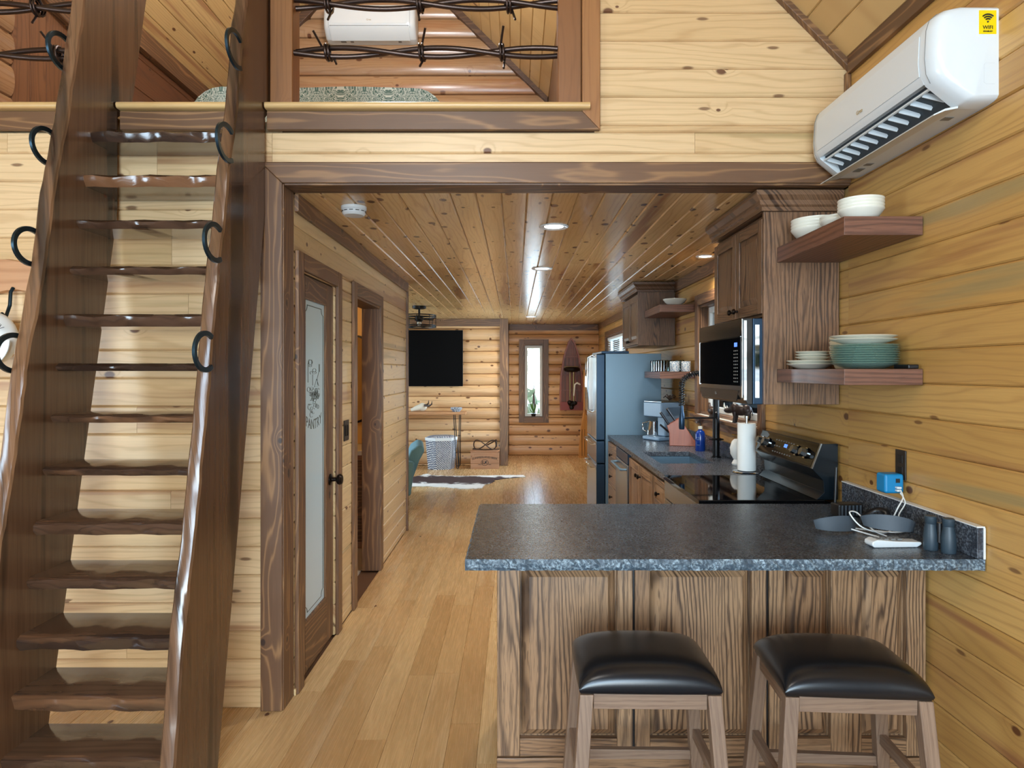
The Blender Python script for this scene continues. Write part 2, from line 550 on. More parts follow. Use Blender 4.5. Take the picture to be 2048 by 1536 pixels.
def pane_mat(name, tint=(1, 1, 1, 1)):
    t = NT(name)
    tr = t.t.nodes.new('ShaderNodeBsdfTransparent')
    tr.inputs[0].default_value = tint
    gl = t.t.nodes.new('ShaderNodeBsdfGlossy')
    gl.inputs['Roughness'].default_value = 0.02
    fr = t.t.nodes.new('ShaderNodeFresnel')
    fr.inputs[0].default_value = 1.45
    mx = t.t.nodes.new('ShaderNodeMixShader')
    t.t.links.new(fr.outputs[0], mx.inputs[0])
    t.t.links.new(tr.outputs[0], mx.inputs[1])
    t.t.links.new(gl.outputs[0], mx.inputs[2])
    t.t.links.new(mx.outputs[0], t.out.inputs['Surface'])
    return t.m


M['pane'] = pane_mat('window_glass')
M['drinking_glass'] = pane_mat('drinking_glass', (0.86, 0.92, 0.92, 1))
M['green_glass'] = plain('green_glass_dish', rgb(150, 184, 170), 0.08, 0.0, Alpha=0.5)
M['frosted'] = plain('frosted_glass', rgb(196, 218, 226), 0.3, 0.0)


def granite(name, dark, light, rough, bumpy, scale=1.0):
    t = NT(name)
    p = t.pos()[3]
    n1 = t.noise(p, 120 * scale, 3, 0.65)
    n2 = t.noise(p, 22 * scale, 4, 0.6, 0.6)
    v = t.voro(p, 190 * scale).outputs['Distance']
    f = t.math('MULTIPLY', t.mr(n1, 0.42, 0.66), t.mr(n2, 0.3, 0.62))
    c = t.mix(f, rgb(*dark), rgb(*light))
    c = t.mix(t.math('MULTIPLY', t.mr(v, 0.0, 0.3, 1.0, 0.0), 0.35), c, rgb(14, 15, 18))
    t.set(Base_Color=c, Roughness=t.math('MULTIPLY_ADD', n1, 0.2, rough - 0.1))
    t.bump(t.math('ADD', n1, t.math('MULTIPLY', n2, 1.5)), bumpy, 0.003)
    return t.m


M['granite'] = granite('leathered_granite', (50, 54, 62), (112, 120, 130), 0.27, 0.3)
M['granite_edge'] = granite('chiseled_granite', (62, 76, 88), (150, 168, 178), 0.4, 0.7)


def damask():
    t = NT('green_damask')
    x, y, z, p = t.objpos()
    k = 10.5
    u = t.math('MULTIPLY', t.math('ABSOLUTE', t.math('SINE', t.math('MULTIPLY', x, k))), 1.0)
    v = t.math('MULTIPLY', t.math('ABSOLUTE', t.math('SINE', t.math('MULTIPLY', t.math('ADD', y, z), k))), 1.0)
    n = t.noise(t.vec(u, v, 0.0), 7.0, 2, 0.5, 1.2)
    w = t.math('SINE', t.math('MULTIPLY', n, 44.0))
    c = t.mix(t.mr(w, -0.1, 0.2), rgb(84, 112, 102), rgb(214, 220, 208))
    t.set(Base_Color=c, Roughness=0.8)
    return t.m


def weave(name, a, b, fx, fz):
    t = NT(name)
    x, y, z, p = t.objpos()
    w = t.math('MULTIPLY', t.math('SINE', t.math('MULTIPLY', t.math('ADD', x, y), fx)), t.math('SINE', t.math('MULTIPLY', z, fz)))
    n = t.noise(p, 60, 2, 0.5)
    c = t.mix(t.mr(t.math('ADD', w, t.math('MULTIPLY_ADD', n, 1.6, -0.8)), -0.25, 0.25), rgb(*a), rgb(*b))
    t.set(Base_Color=c, Roughness=0.8)
    t.bump(w, 0.5, 0.01)
    return t.m


def cowhide():
    t = NT('cowhide')
    x, y, z, p = t.objpos()
    n = t.noise(p, 5.0, 4, 0.62, 0.4)
    # dark saddle along the middle of the hide, white towards belly and shanks
    edge = t.math('MULTIPLY_ADD', n, 0.62, t.math('ABSOLUTE', t.math('SUBTRACT', y, t.math('MULTIPLY_ADD', x, -0.12, 0.05))))
    c = t.mix(t.mr(edge, 0.56, 0.68), rgb(62, 40, 38), rgb(236, 234, 228))
    t.set(Base_Color=c, Roughness=0.85)
    return t.m


def pattern_mug():
    t = NT('patterned_enamel')
    x, y, z, p = t.objpos()
    v = t.voro(p, 90.0).outputs['Distance']
    c = t.mix(t.mr(v, 0.3, 0.5), rgb(120, 160, 190), rgb(232, 236, 238))
    t.set(Base_Color=c, Roughness=0.25)
    return t.m


M['damask'] = damask()
M['weave'] = weave('grey_weave', (78, 84, 104), (206, 206, 206), 170, 200)
M['cowhide'] = cowhide()
M['mug'] = pattern_mug()
M['foliage'] = plain('leaf_green', rgb(70, 120, 44), 0.6)
M['foliage2'] = plain('pale_leaf', rgb(150, 172, 140), 0.6)
M['gravel'] = plain('pale_gravel', rgb(196, 192, 182), 0.9)
M['boat_wood'] = wood('boat_stain', 'Z', (156, 90, 66), (126, 68, 50), ring=0.4, ringc=(60, 30, 22), ringf=30, amp=3, knots=0, streak=0.3, rough=0.4)
M['oar_wood'] = wood('oar_pine', 'Z', (214, 158, 92), (200, 140, 76), ring=0.4, ringf=26, amp=3, knots=0, streak=0.2, rough=0.35)
M['crate'] = wood('crate_wood', 'X', (178, 132, 98), (160, 114, 82), ring=0.35, ringf=24, amp=4, knots=0.4, rough=0.6)
M['bath'] = plain('bathroom_pine', rgb(222, 172, 92), 0.5)
# ================================================================ the setting
R = 1.51          # inner face of the right wall
LX = -4.03        # inner face of the left wall
FY = 3.08         # face of the wall that carries the loft front
CE = 2.363        # kitchen ceiling
HX = -1.04        # face of the hall wall
PITCH = 0.1275
_cache = {}


def plank_mesh(prof, ln, wd, l, w, n):
    key = (prof, round(ln, 3), round(wd, 4), tuple(l), tuple(w), tuple(n))
    if key in _cache:
        return _cache[key]
    if prof == 'log':
        k = 8
        poly = [(wd / 2 - (wd / 2 - 0.001) * math.cos(PI * i / k), 0.042 * math.sin(PI * i / k) ** 0.7) for i in range(k + 1)]
    else:
        t, ch, g = {'tg': (0.018, 0.006, 0.0006), 'flat': (0.018, 0.003, 0.0008), 'floor': (0.012, 0.0012, 0.0003), 'brown': (0.02, 0.004, 0.001)}[prof]
        poly = [(g, 0), (g, t - ch), (g + ch, t), (wd - ch - g, t), (wd - g, t - ch), (wd - g, 0)]
    l, w, n = Vector(l), Vector(w), Vector(n)
    e = 0.0006
    m = MB()
    vs = [l * a + w * b + n * c for a in (e, ln - e) for (b, c) in poly]
    k = len(poly)
    m.add(vs, [tuple(range(k)), tuple(range(2 * k - 1, k - 1, -1))] + [(i, (i + 1) % k, k + (i + 1) % k, k + i) for i in range(k)])
    me = m.mesh('plank', 40 if prof == 'log' else None)
    _cache[key] = me
    return me


def plank(root, name, mat, prof, o, ln, wd, l, w, n):
    me = plank_mesh(prof, ln, wd, l, w, n)
    if not me.materials:
        me.materials.append(mat)
    elif me.materials[0] != mat:
        me = me.copy()
        me.materials.clear()
        me.materials.append(mat)
    ob = bpy.data.objects.new(name, me)
    COL.objects.link(ob)
    ob.parent = root
    ob.location = o
    return ob


def planks(root, mat, o0, l, w, n, U, V, pitch=PITCH, off=0.0925, holes=(), prof='tg', name='plank', maxlen=3.6, minlen=0.9, clip=None):
    """rows of planks over the rectangle U x V of the plane o0 + l*u + w*v, cut around holes"""
    o0, lv, wv = Vector(o0), Vector(l), Vector(w)
    k0 = math.floor((V[0] - off) / pitch)
    k = k0
    while off + k * pitch < V[1] - 1e-4:
        a, b = max(V[0], off + k * pitch), min(V[1], off + (k + 1) * pitch)
        k += 1
        if b - a < 0.004:
            continue
        cuts = sorted({a, b} | {h for q in holes for h in (q[2], q[3]) if a + 0.004 < h < b - 0.004})
        for v0, v1 in zip(cuts, cuts[1:]):
            u_end = clip(v1) if clip else U[1]
            iv = [(U[0], min(U[1], u_end))]
            for q in holes:
                if q[2] < v1 - 0.002 and q[3] > v0 + 0.002:
                    nx = []
                    for (s, e) in iv:
                        if q[1] <= s or q[0] >= e:
                            nx.append((s, e))
                            continue
                        if q[0] > s:
                            nx.append((s, q[0]))
                        if q[1] < e:
                            nx.append((q[1], e))
                    iv = nx
            for (s, e) in iv:
                if e - s < 0.01:
                    continue
                pos = s
                while pos < e - 1e-6:
                    ln = e - pos
                    if ln > maxlen:
                        ln = random.uniform(minlen, maxlen)
                        if e - pos - ln < 0.35:
                            ln = e - pos
                    plank(root, name, mat, prof, o0 + lv * pos + wv * v0, ln, v1 - v0, l, w, n)
                    pos += ln


X, Y, Z = (1, 0, 0), (0, 1, 0), (0, 0, 1)
NX, NY, NZ = (-1, 0, 0), (0, -1, 0), (0, 0, -1)

# ---- floor
floor = struct(MB().box(LX, -3.2, -0.12, R + 0.1, 12.5, -0.012).build('floor', M['joint']), 'honey oak plank floor running away down the hall')
planks(floor, M['floor'], (0, 0, -0.012), Y, X, Z, (1.9, 6.6), (LX, HX - 0.1), 0.127, -1.04, holes=[(3.2, 6.6, LX, HX)], prof='floor', maxlen=1.9, minlen=0.7)
planks(floor, M['floor'], (0, 0, -0.012), Y, X, Z, (1.9, 12.32), (HX - 0.1, 0.92), 0.127, -1.04, holes=[(2.55, 3.05, 0.02, 1.5), (3.2, 6.38, -1.3, HX - .0)], prof='floor', maxlen=1.9, minlen=0.7)
planks(floor, M['floor'], (0, 0, -0.012), Y, X, Z, (6.6, 11.02), (-2.1, HX - 0.1), 0.127, -1.04, prof='floor', maxlen=1.9, minlen=0.7)
planks(floor, M['floor'], (0, 0, -0.012), Y, X, Z, (7.3, 12.32), (0.92, R), 0.127, 0.992, prof='floor', maxlen=1.9, minlen=0.7)
planks(floor, M['floor'], (0, 0, -0.012), Y, X, Z, (0.6, 2.55), (0.9, R), 0.127, 0.992, prof='floor', maxlen=1.9, minlen=0.7)
struct(MB().box(LX, 3.2, -0.012, HX - 0.14, 6.45, 0.0).build('floor_tile_bathroom', plain('bath_tile', rgb(190, 176, 160), 0.3)))

# ---- right wall: window over the sink and window beyond the fridge
WS = (4.18, 5.55, 1.18, 2.06)
WL = (9.2, 11.2, 0.82, 2.08)
m = MB()
for (a, b, c, d) in [(-3.2, WS[0], -0.1, 3.1), (WS[0], WS[1], -0.1, WS[2]), (WS[0], WS[1], WS[3], 3.1), (WS[1], WL[0], -0.1, 3.1), (WL[0], WL[1], -0.1, WL[2]), (WL[0], WL[1], WL[3], 3.1), (WL[1], 12.5, -0.1, 3.1)]:
    m.box(R + 0.018, a, c, R + 0.14, b, d)
wall_right = struct(m.build('wall_right', M['joint']), 'long honey pine plank wall on the right')
planks(wall_right, M['pine_y'], (R + 0.018, 0, 0), Y, Z, NX, (0.7, FY), (0, 2.93), off=0.078, maxlen=5)
planks(wall_right, M['pine_y'], (R + 0.018, 0, 0), Y, Z, NX, (FY, 12.32), (0, CE), off=0.078, holes=[WS, WL], maxlen=4.2, minlen=1.6)

# ---- left wall, back wall with glass doors (behind the camera)
m = MB()
for (a, b, c, d) in [(-3.2, -1.1, 0, 3.0), (0.5, 7.8, 0, 3.0), (-1.1, 0.5, 0, 0.8), (-1.1, 0.5, 2.1, 3.0), (7.8, 9.4, 0, 0.85), (7.8, 9.4, 2.05, 3.0), (9.4, 12.5, 0, 3.0)]:
    m.box(LX - 0.12, a, c, LX, b, d)
struct(m.build('wall_left', M['pine_y']), 'pine wall on the left side of the cabin')
m = MB()
for (a, b, c, d) in [(LX, -1.5, 0, 3.0), (1.1, R, 0, 3.0), (-1.5, 1.1, 2.45, 2.85)]:
    m.box(a, -3.3, c, b, -3.18, d)
m.prism([(LX, 2.85), (R, 2.85), (R, 2.93), (-0.44, 4.86), (-0.44, 2.85), (-2.08, 2.85), (-2.08, 4.86), (LX, 2.93)], 'y', -3.3, -3.18)
m.prism([(-2.08, 3.85), (-0.44, 3.85), (-0.44, 4.86), (-1.26, 5.68), (-2.08, 4.86)], 'y', -3.3, -3.18)
struct(m.build('wall_back', M['pine_x']), 'pine gable wall behind the viewer with glass doors')

# ---- front wall carrying the loft edge, with the kitchen opening
m = MB()
m.box(LX, FY + 0.018, 0, -1.06, FY + 0.11, 2.6)
m.box(-1.06, FY + 0.018, 2.38, R, FY + 0.11, 2.66)
m.prism([(0.22, 2.66), (R, 2.66), (R, 2.91), (0.22, 4.2)], 'y', FY + 0.018, FY + 0.11)
wall_front = struct(m.build('wall_front', M['joint']), 'pale pine plank wall behind the ladder and around the kitchen opening')
planks(wall_front, M['pine_x'], (0, FY + 0.018, 0), X, Z, NY, (LX, -1.10), (0, 2.61), off=0.0925, maxlen=1.7, minlen=0.8)
planks(wall_front, M['pine_x'], (0, FY + 0.018, 0), X, Z, NY, (-1.10, R), (2.46, 2.61), off=0.0925, maxlen=2.3, minlen=1.2)
planks(wall_front, M['pine_x'], (0, FY + 0.018, 0), X, Z, NY, (0.36, R), (2.61, 4.0), off=0.0925, clip=lambda v: R - max(0, v - PITCH - 2.93), maxlen=2)


def trim(i, x0, y0, z0, x1, y1, z1, mat, label=None, bevel=0.004):
    return struct(box('trim_%d' % i, x0, y0, z0, x1, y1, z1, mat, None, bevel), label)


TX, TY, TZ = M['trim_x'], M['trim_y'], M['trim_z']
struct(MB().hexa([(-1.143, 3.052, 2.465), (R, 3.052, 2.465), (R, 3.08, 2.465), (-1.143, 3.08, 2.465), (-1.143, 3.052, 2.466), (R, 3.052, 2.466), (R, 3.08, 2.466), (-1.143, 3.08, 2.466)]).build('trim_0', TX))
o = MB().prism([(-1.045, 2.372), (R, 2.372), (R, 2.465), (-1.143, 2.465)], 'y', 3.05, 3.08).build('trim_1', TX, bevel=0.004)
struct(o, 'dark stained header casing across the top of the kitchen opening')
o = MB().prism([(-1.143, 0), (-1.045, 0), (-1.045, 2.372), (-1.143, 2.465)], 'y', 3.05, 3.08).build('trim_2', TZ, bevel=0.004)
struct(o, 'dark stained casing up the left side of the kitchen opening')
trim(3, -1.062, 3.06, 0, -1.04, 3.20, 2.372, TZ, 'dark jamb lining the left side of the opening')
trim(4, -1.04, 3.06, 2.363, R, 3.20, 2.385, TX, 'dark jamb lining the head of the kitchen opening')
# band under the loft edge, mitred into the upright at its right end
for i, (a, b) in enumerate(((LX, -1.84), (-1.775, -1.175), (-1.115, None))):
    poly = [(a, 2.612), (b, 2.612), (b, 2.695), (a, 2.695)] if b is not None else [(a, 2.612), (0.382, 2.612), (0.302, 2.695), (a, 2.695)]
    struct(MB().prism(poly, 'y', 3.052, 3.08).build('trim_%d' % (5 + i), TX, bevel=0.003), 'dark board below the loft floor edge')
struct(MB().prism([(0.302, 2.695), (0.382, 2.612), (0.382, 4.3), (0.302, 4.3)], 'y', 3.052, 3.08).build('trim_8', M['post_z'], bevel=0.003), 'upright casing at the right of the loft opening')
for i, (a, b) in enumerate(((LX, -1.84), (-1.775, -1.175), (-1.115, 0.335))):
    y0, y1, z0, z1 = 3.02, 3.2, 2.698, 2.728
    rr = 0.015
    poly = [(y0 + rr - rr * math.sin(PI * k / 6), z0 + rr - rr * math.cos(PI * k / 6)) for k in range(7)] + [(y1, z1), (y1, z0)]
    struct(MB().prism(poly, 'x', a, b).build('trim_%d' % (9 + i), M['tabletop'] if False else wood('nosing_pine_%d' % i, 'X', (214, 176, 120), (206, 166, 108), ring=0.12, knots=0, streak=0, rough=0.35), smooth=40), 'rounded pale pine nosing along the loft floor edge')
# loft posts
struct(box('trim_12', -1.115, 3.09, 2.728, -1.012, 3.20, 4.4, M['post_z'], None, 0.006), 'square brown post beside the ladder in the loft railing')
struct(box('trim_13', 0.195, 3.085, 2.728, 0.302, 3.2, 4.3, M['post_z'], None, 0.006), 'square brown post ending the loft railing')

# ---- gable trims and roof of the great room
d = 0.06
struct(MB().prism([(R, 2.875), (R, 2.96), (0.2, 4.27), (0.2, 4.185)], 'y', 3.045, 3.08).build('trim_14', TX, bevel=0.003), 'sloping dark trim where the gable meets the roof')
struct(MB().prism([(R - 0.022, 2.86), (R, 2.86), (R, 2.94), (R - 0.022, 2.94)], 'y', 0.3, 3.045).build('trim_15', TY, bevel=0.003), 'dark trim along the eave of the right wall')
trim(16, R - 0.022, 3.05, 2.466, R, 3.08, 2.87, TZ, 'narrow dark corner trim above the kitchen opening')
RX = -1.26
RZ = 2.91 + (R - RX)
s2 = math.sqrt(0.5)
m = MB()
m.prism([(R + 0.14, 2.79), (R + 0.14, 2.95), (RX, RZ + 0.2), (RX, RZ + 0.03)], 'y', -3.3, 6.6)
roof_r = struct(m.build('ceiling_slope_right', M['joint']), 'right slope of the knotty pine roof')
m = MB()
m.prism([(LX - 0.14, 2.79), (LX - 0.14, 2.95), (RX, RZ + 0.2), (RX, RZ + 0.03)], 'y', -3.3, 6.6)
roof_l = struct(m.build('ceiling_slope_left', M['pine_roof']), 'left slope of the knotty pine roof')
SL = (R - RX) / s2
planks(roof_r, M['pine_roof'], (R + 0.013, 0, 2.91 + 0.013), Y, (-s2, 0, s2), (-s2, 0, -s2), (0.3, FY), (0.0, 1.6), off=0.03, prof='tg', maxlen=3)
planks(roof_r, M['pine_roof'], (R + 0.013, 0, 2.91 + 0.013), Y, (-s2, 0, s2), (-s2, 0, -s2), (FY, 6.55), (1.6, SL), off=0.03, prof='tg', maxlen=4)
planks(roof_l, M['pine_roof'], (LX - 0.013, 0, 2.91 + 0.013), Y, (s2, 0, s2), (s2, 0, -s2), (FY, 6.55), (1.55, SL), off=0.03, prof='tg', maxlen=4)

KX = -2.86
# ---- loft: floor, log gable wall, knee wall of brown boards, right partition
struct(box('floor_loft', LX, 3.2, 2.60, R, 6.6, 2.70, M['pine_x']), 'pine floor of the sleeping loft')
wl = struct(MB().prism([(LX, 2.7), (R, 2.7), (R, 2.91), (RX, RZ), (LX, 2.91)], 'y', 6.5, 6.6).build('wall_loft', M['joint']), 'brown log-sided gable wall at the back of the loft')
k = 0
z = 2.72
while z < 5.5:
    hw = RZ - z
    planks(wl, M['log_loft'], (0, 6.5, 0), X, Z, NY, (max(KX, RX - hw), min(0.31, RX + hw)), (z, z + 0.18), 0.18, z, prof='log', name='log', maxlen=6)
    z += 0.18
struct(MB().prism([(0.31, 4.055), (0.31, 4.16), (RX, RZ - 0.0), (RX, RZ - 0.105)], 'y', 6.42, 6.5).build('trim_17', M['trim_dark'], bevel=0.004), 'sloping dark trim on the right of the loft gable')
struct(MB().prism([(KX, 3.975), (KX, 4.08), (RX, RZ - 0.0), (RX, RZ - 0.105)], 'y', 6.42, 6.5).build('trim_18', M['trim_dark'], bevel=0.004), 'sloping dark trim on the left of the loft gable')
KX = -2.86
kw = struct(MB().box(KX - 0.1, 3.2, 2.70, KX - 0.02, 6.5, 4.1).build('wall_loft_knee', M['joint']), 'brown board wall on the left of the loft')
planks(kw, M['log_loft_y'], (KX - 0.02, 0, 0), Y, Z, X, (3.2, 3.86), (2.72, 4.0), 0.18, 2.72, prof='log', name='log')
planks(kw, M['knee'], (KX - 0.02, 0, 0), Z, Y, X, (2.705, 4.05), (3.87, 4.85), 0.14, 3.87, prof='brown', maxlen=3)
planks(kw, M['knee_y'], (KX - 0.02, 0, 0), Y, Z, X, (4.85, 6.5), (2.705, 4.05), 0.24, 2.705, prof='brown', maxlen=3)
struct(box('trim_19', KX - 0.01, 4.9, 3.96, KX + 0.05, 6.48, 4.12, TY, None, 0.005), 'dark beam where the loft side wall meets the roof')
MB().hexa([(KX + 0.0, 3.95, 3.78), (KX + 0.0, 4.86, 3.62), (KX + 0.045, 4.86, 3.62), (KX + 0.045, 3.95, 3.78), (KX + 0.0, 3.95, 3.9), (KX + 0.0, 4.86, 3.74), (KX + 0.045, 4.86, 3.74), (KX + 0.045, 3.95, 3.9)]).build('beam', TY, kw, bevel=0.004)
struct(MB().prism([(3.25, 2.7), (6.5, 2.7), (6.5, 4.09), (3.25, 4.09)], 'x', 0.315, 0.345).build('wall_loft_right', M['trim_z']), 'dark board wall on the right of the loft')
# ---- kitchen ceiling and trims
ceil = struct(MB().box(HX - 0.1, 3.19, CE + 0.018, R + 0.1, 12.5, 2.60).box(LX, 6.5, CE + 0.018, HX - 0.1, 11.1, 2.60).build('ceiling', M['joint']), 'glossy knotty pine plank ceiling over the kitchen')
planks(ceil, M['pine_ceiling'], (0, 0, CE + 0.018), Y, X, NZ, (3.2, 12.32), (HX, R), 0.122, -1.04, prof='tg', maxlen=4.4, minlen=1.6)
planks(ceil, M['pine_ceiling'], (0, 0, CE + 0.018), Y, X, NZ, (6.5, 11.0), (-2.2, HX), 0.122, -1.04, prof='tg', maxlen=4.4, minlen=1.6)
trim(20, HX, 3.2, CE - 0.085, HX + 0.022, 6.5, CE, TY, 'dark crown board along the hall wall')
trim(21, R - 0.02, 3.2, CE - 0.10, R, 12.3, CE, TY, 'dark crown board along the top of the right wall')
trim(22, -0.11, 12.235, CE - 0.11, R, 12.3, CE, TX, 'dark crown board on the far wall')
trim(23, LX, 10.935, CE - 0.12, -0.24, 11.0, CE, TX, 'dark crown board above the television wall')
trim(24, -0.245, 10.93, 0, -0.11, 11.06, CE, TZ, 'dark square post at the corner of the television wall')

# ---- hall wall with pantry door and bathroom doorway
HT = 0.10
PD = (3.295, 3.935, 0, 2.015)
BD = (4.41, 5.19, 0, 2.015)
m = MB()
for (a, b, c, d) in [(3.19, PD[0], 0, CE), (PD[0], PD[1], PD[3], CE), (PD[1], BD[0], 0, CE), (BD[0], BD[1], BD[3], CE), (BD[1], 6.5, 0, CE)]:
    m.box(HX - HT, a, c, HX - 0.018, b, d)
wall_hall = struct(m.build('wall_hall', M['joint']), 'pale knotty pine plank wall with two doorways on the left')
planks(wall_hall, M['pine_hall'], (HX - 0.018, 0, 0), Y, Z, X, (3.2, 6.49), (0, CE), off=0.05, holes=[PD, BD], maxlen=3.4, minlen=1.2)
struct(box('wall_hall_end', LX, 6.42, 0, HX - 0.1, 6.5, CE, M['bath']), 'warm pine wall at the end of the bathroom')
trim(25, HX - 0.09, 6.49, 0, HX + 0.02, 6.525, CE, TZ, 'dark corner trim at the end of the hall wall')
struct(box('baseboard_hall', HX, 3.2, 0, HX + 0.008, 3.21, 0.03, M['pine_hall']))
n = 26
for (a, b, c, d) in (PD, BD):
    w = 0.085
    for (y0, y1, z0, z1, mt) in ((a - w, a, 0, d + w, TZ), (b, b + w, 0, d + w, TZ), (a, b, d, d + w, TY)):
        trim(n, HX, y0, z0, HX + 0.02, y1, z1, mt, 'dark casing around a doorway in the hall wall')
        n += 1
# rustic jambs of the bathroom doorway
for (y0, y1, z0, z1, mt) in ((BD[0] - 0.018, BD[0] + 0.002, 0, 2.01, TZ), (BD[1] - 0.002, BD[1] + 0.018, 0, 2.01, TZ), (BD[0], BD[1], 2.0, 2.018, TY)):
    trim(n, HX - 0.13, y0, z0, HX + 0.01, y1, z1, mt, 'dark rustic jamb of the bathroom doorway')
    n += 1
struct(box('wall_bathroom_near', LX, 4.2, 0, HX - HT, 4.25, CE, M['bath']), 'warm pine bathroom wall near the pantry')
struct(box('ceiling_bathroom', LX, 3.2, CE, HX - HT, 6.42, CE + 0.05, M['bath']), 'pine bathroom ceiling')

# ---- far walls
wf = struct(MB().box(-0.2, 12.3, 0, 0.16, 12.42, CE).box(0.515, 12.3, 0, R, 12.42, CE).box(0.16, 12.3, 0, 0.515, 12.42, 0.68).box(0.16, 12.3, 2.0, 0.515, 12.42, CE).build('wall_far', M['joint']),
            'log-sided wall at the far end with the tall narrow window')
planks(wf, M['log_x'], (0, 12.3, 0), X, Z, NY, (-0.11, R), (0, CE), 0.182, 0.0, holes=[(0.16, 0.515, 0.68, 2.0)], prof='log', name='log', maxlen=6)
wt = struct(MB().box(LX, 11.0, 0, -0.16, 11.1, CE).build('wall_television', M['joint']), 'log-sided wall behind the television')
planks(wt, M['log_x'], (0, 11.0, 0), X, Z, NY, (-2.4, -0.18), (0, CE), 0.182, 0.02, prof='log', name='log', maxlen=6)
struct(box('wall_return', -0.2, 11.06, 0, -0.13, 12.3, CE, M['log_x']), 'short log wall beside the far window')


# ---- windows
def window(idx, label, loc, rotz, w, h, casing, mat_v, mat_h, sashes=2, blinds=False):
    """local frame: opening spans x 0..w, z 0..h, wall face at y=0, outside towards +y"""
    t = struct(thing('window_%d' % idx, None, None, loc, rotz), label)
    c = casing
    box('casing', -c, -0.022, -c, 0, 0, h + c, mat_v, t, 0.003)
    box('casing', w, -0.022, -c, w + c, 0, h + c, mat_v, t, 0.003)
    box('casing', 0, -0.022, h, w, 0, h + c, mat_h, t, 0.003)
    box('casing', 0, -0.035, -c, w, 0, 0, mat_h, t, 0.003)
    j = 0.02
    for (x0, x1, z0, z1) in ((0, j, 0, h), (w - j, w, 0, h), (j, w - j, 0, j), (j, w - j, h - j, h)):
        box('jamb', x0, 0.0, z0, x1, 0.14, z1, mat_v if x1 - x0 < 0.05 else mat_h, t)
    f = 0.045
    for (x0, x1, z0, z1) in ((j, j + f, j, h - j), (w - j - f, w - j, j, h - j), (j + f, w - j - f, j, j + f), (j + f, w - j - f, h - j - f, h - j)):
        box('frame', x0, 0.06, z0, x1, 0.11, z1, M['vinyl'], t, 0.004)
    if sashes > 1:
        for i in range(1, sashes):
            xm = w * i / sashes
            box('mullion', xm - 0.03, 0.058, j + f, xm + 0.03, 0.108, h - j - f, M['vinyl'], t, 0.004)
    box('pane', j + f, 0.083, j + f, w - j - f, 0.087, h - j - f, M['pane'], t)
    if blinds:
        z = h - 0.05
        box('blind_headrail', 0.03, 0.012, h - 0.06, w - 0.03, 0.05, h - 0.022, M['white_matte'], t)
        while z > h - 0.5:
            MB().box(0.03, 0.015, z - 0.03, w - 0.03, 0.045, z - 0.028).build('blind_slat', M['white_matte'], t)
            z -= 0.03
    return t


window(1, 'white framed window over the sink behind the microwave', (R, WS[1], WS[2]), -PI / 2, WS[1] - WS[0], WS[3] - WS[2], 0.085, TZ, TY)
window(2, 'window with white blinds beyond the refrigerator', (R, WL[1], WL[2]), -PI / 2, WL[1] - WL[0], WL[3] - WL[2], 0.085, TZ, TY, blinds=True)
window(3, 'tall narrow window with a textured dark frame in the far wall', (0.16, 12.262, 0.68), 0, 0.355, 1.32, 0.09, TZ, TX, sashes=1)

# ---- outside: ground, shrubs seen through the windows
g = struct(MB().box(-30, -30, -0.6, 40, 45, -0.45).build('ground', M['gravel']), 'pale gravel ground outside the cabin')
# ================================================================ the ship's ladder
def resample(pts, n):
    """monotone-ish smooth resample of (y, z) points by z"""
    out = []
    zs = [p[1] for p in pts]
    for i in range(n + 1):
        z = zs[0] + (zs[-1] - zs[0]) * i / n
        for (a, b) in zip(pts, pts[1:]):
            if min(a[1], b[1]) - 1e-9 <= z <= max(a[1], b[1]) + 1e-9:
                t = (z - a[1]) / (b[1] - a[1]) if abs(b[1] - a[1]) > 1e-9 else 0
                t = t * t * (3 - 2 * t) * 0.5 + t * 0.5
                out.append((a[0] + (b[0] - a[0]) * t, z))
                break
    return out


ladder = thing('ship_ladder', 'dark live-edge wooden ship ladder with horseshoe grips rising to the loft', 'ladder', (-1.475, 2.4, 0))
OX, OY = -1.475, 2.4
front_r = [(2.92, 3.45), (2.841, 3.078), (2.792, 2.930), (2.777, 2.804), (2.743, 2.621), (2.706, 2.467), (2.656, 2.302), (2.621, 2.110), (2.571, 1.929), (2.530, 1.729), (2.502, 1.565), (2.463, 1.351),
           (2.422, 1.168), (2.382, 0.966), (2.326, 0.752), (2.296, 0.637), (2.289, 0.589), (2.267, 0.432), (2.238, 0.248), (2.19, 0.0)]
front_l = [(2.90, 3.45), (2.810, 3.061), (2.761, 2.811), (2.707, 2.557), (2.672, 2.416), (2.635, 2.268), (2.613, 2.195), (2.602, 2.106), (2.573, 1.929), (2.541, 1.812), (2.521, 1.717), (2.488, 1.605),
           (2.464, 1.496), (2.451, 1.424), (2.435, 1.317), (2.423, 1.247), (2.37, 1.02), (2.345, 0.9), (2.30, 0.62), (2.25, 0.35), (2.17, 0.0)]


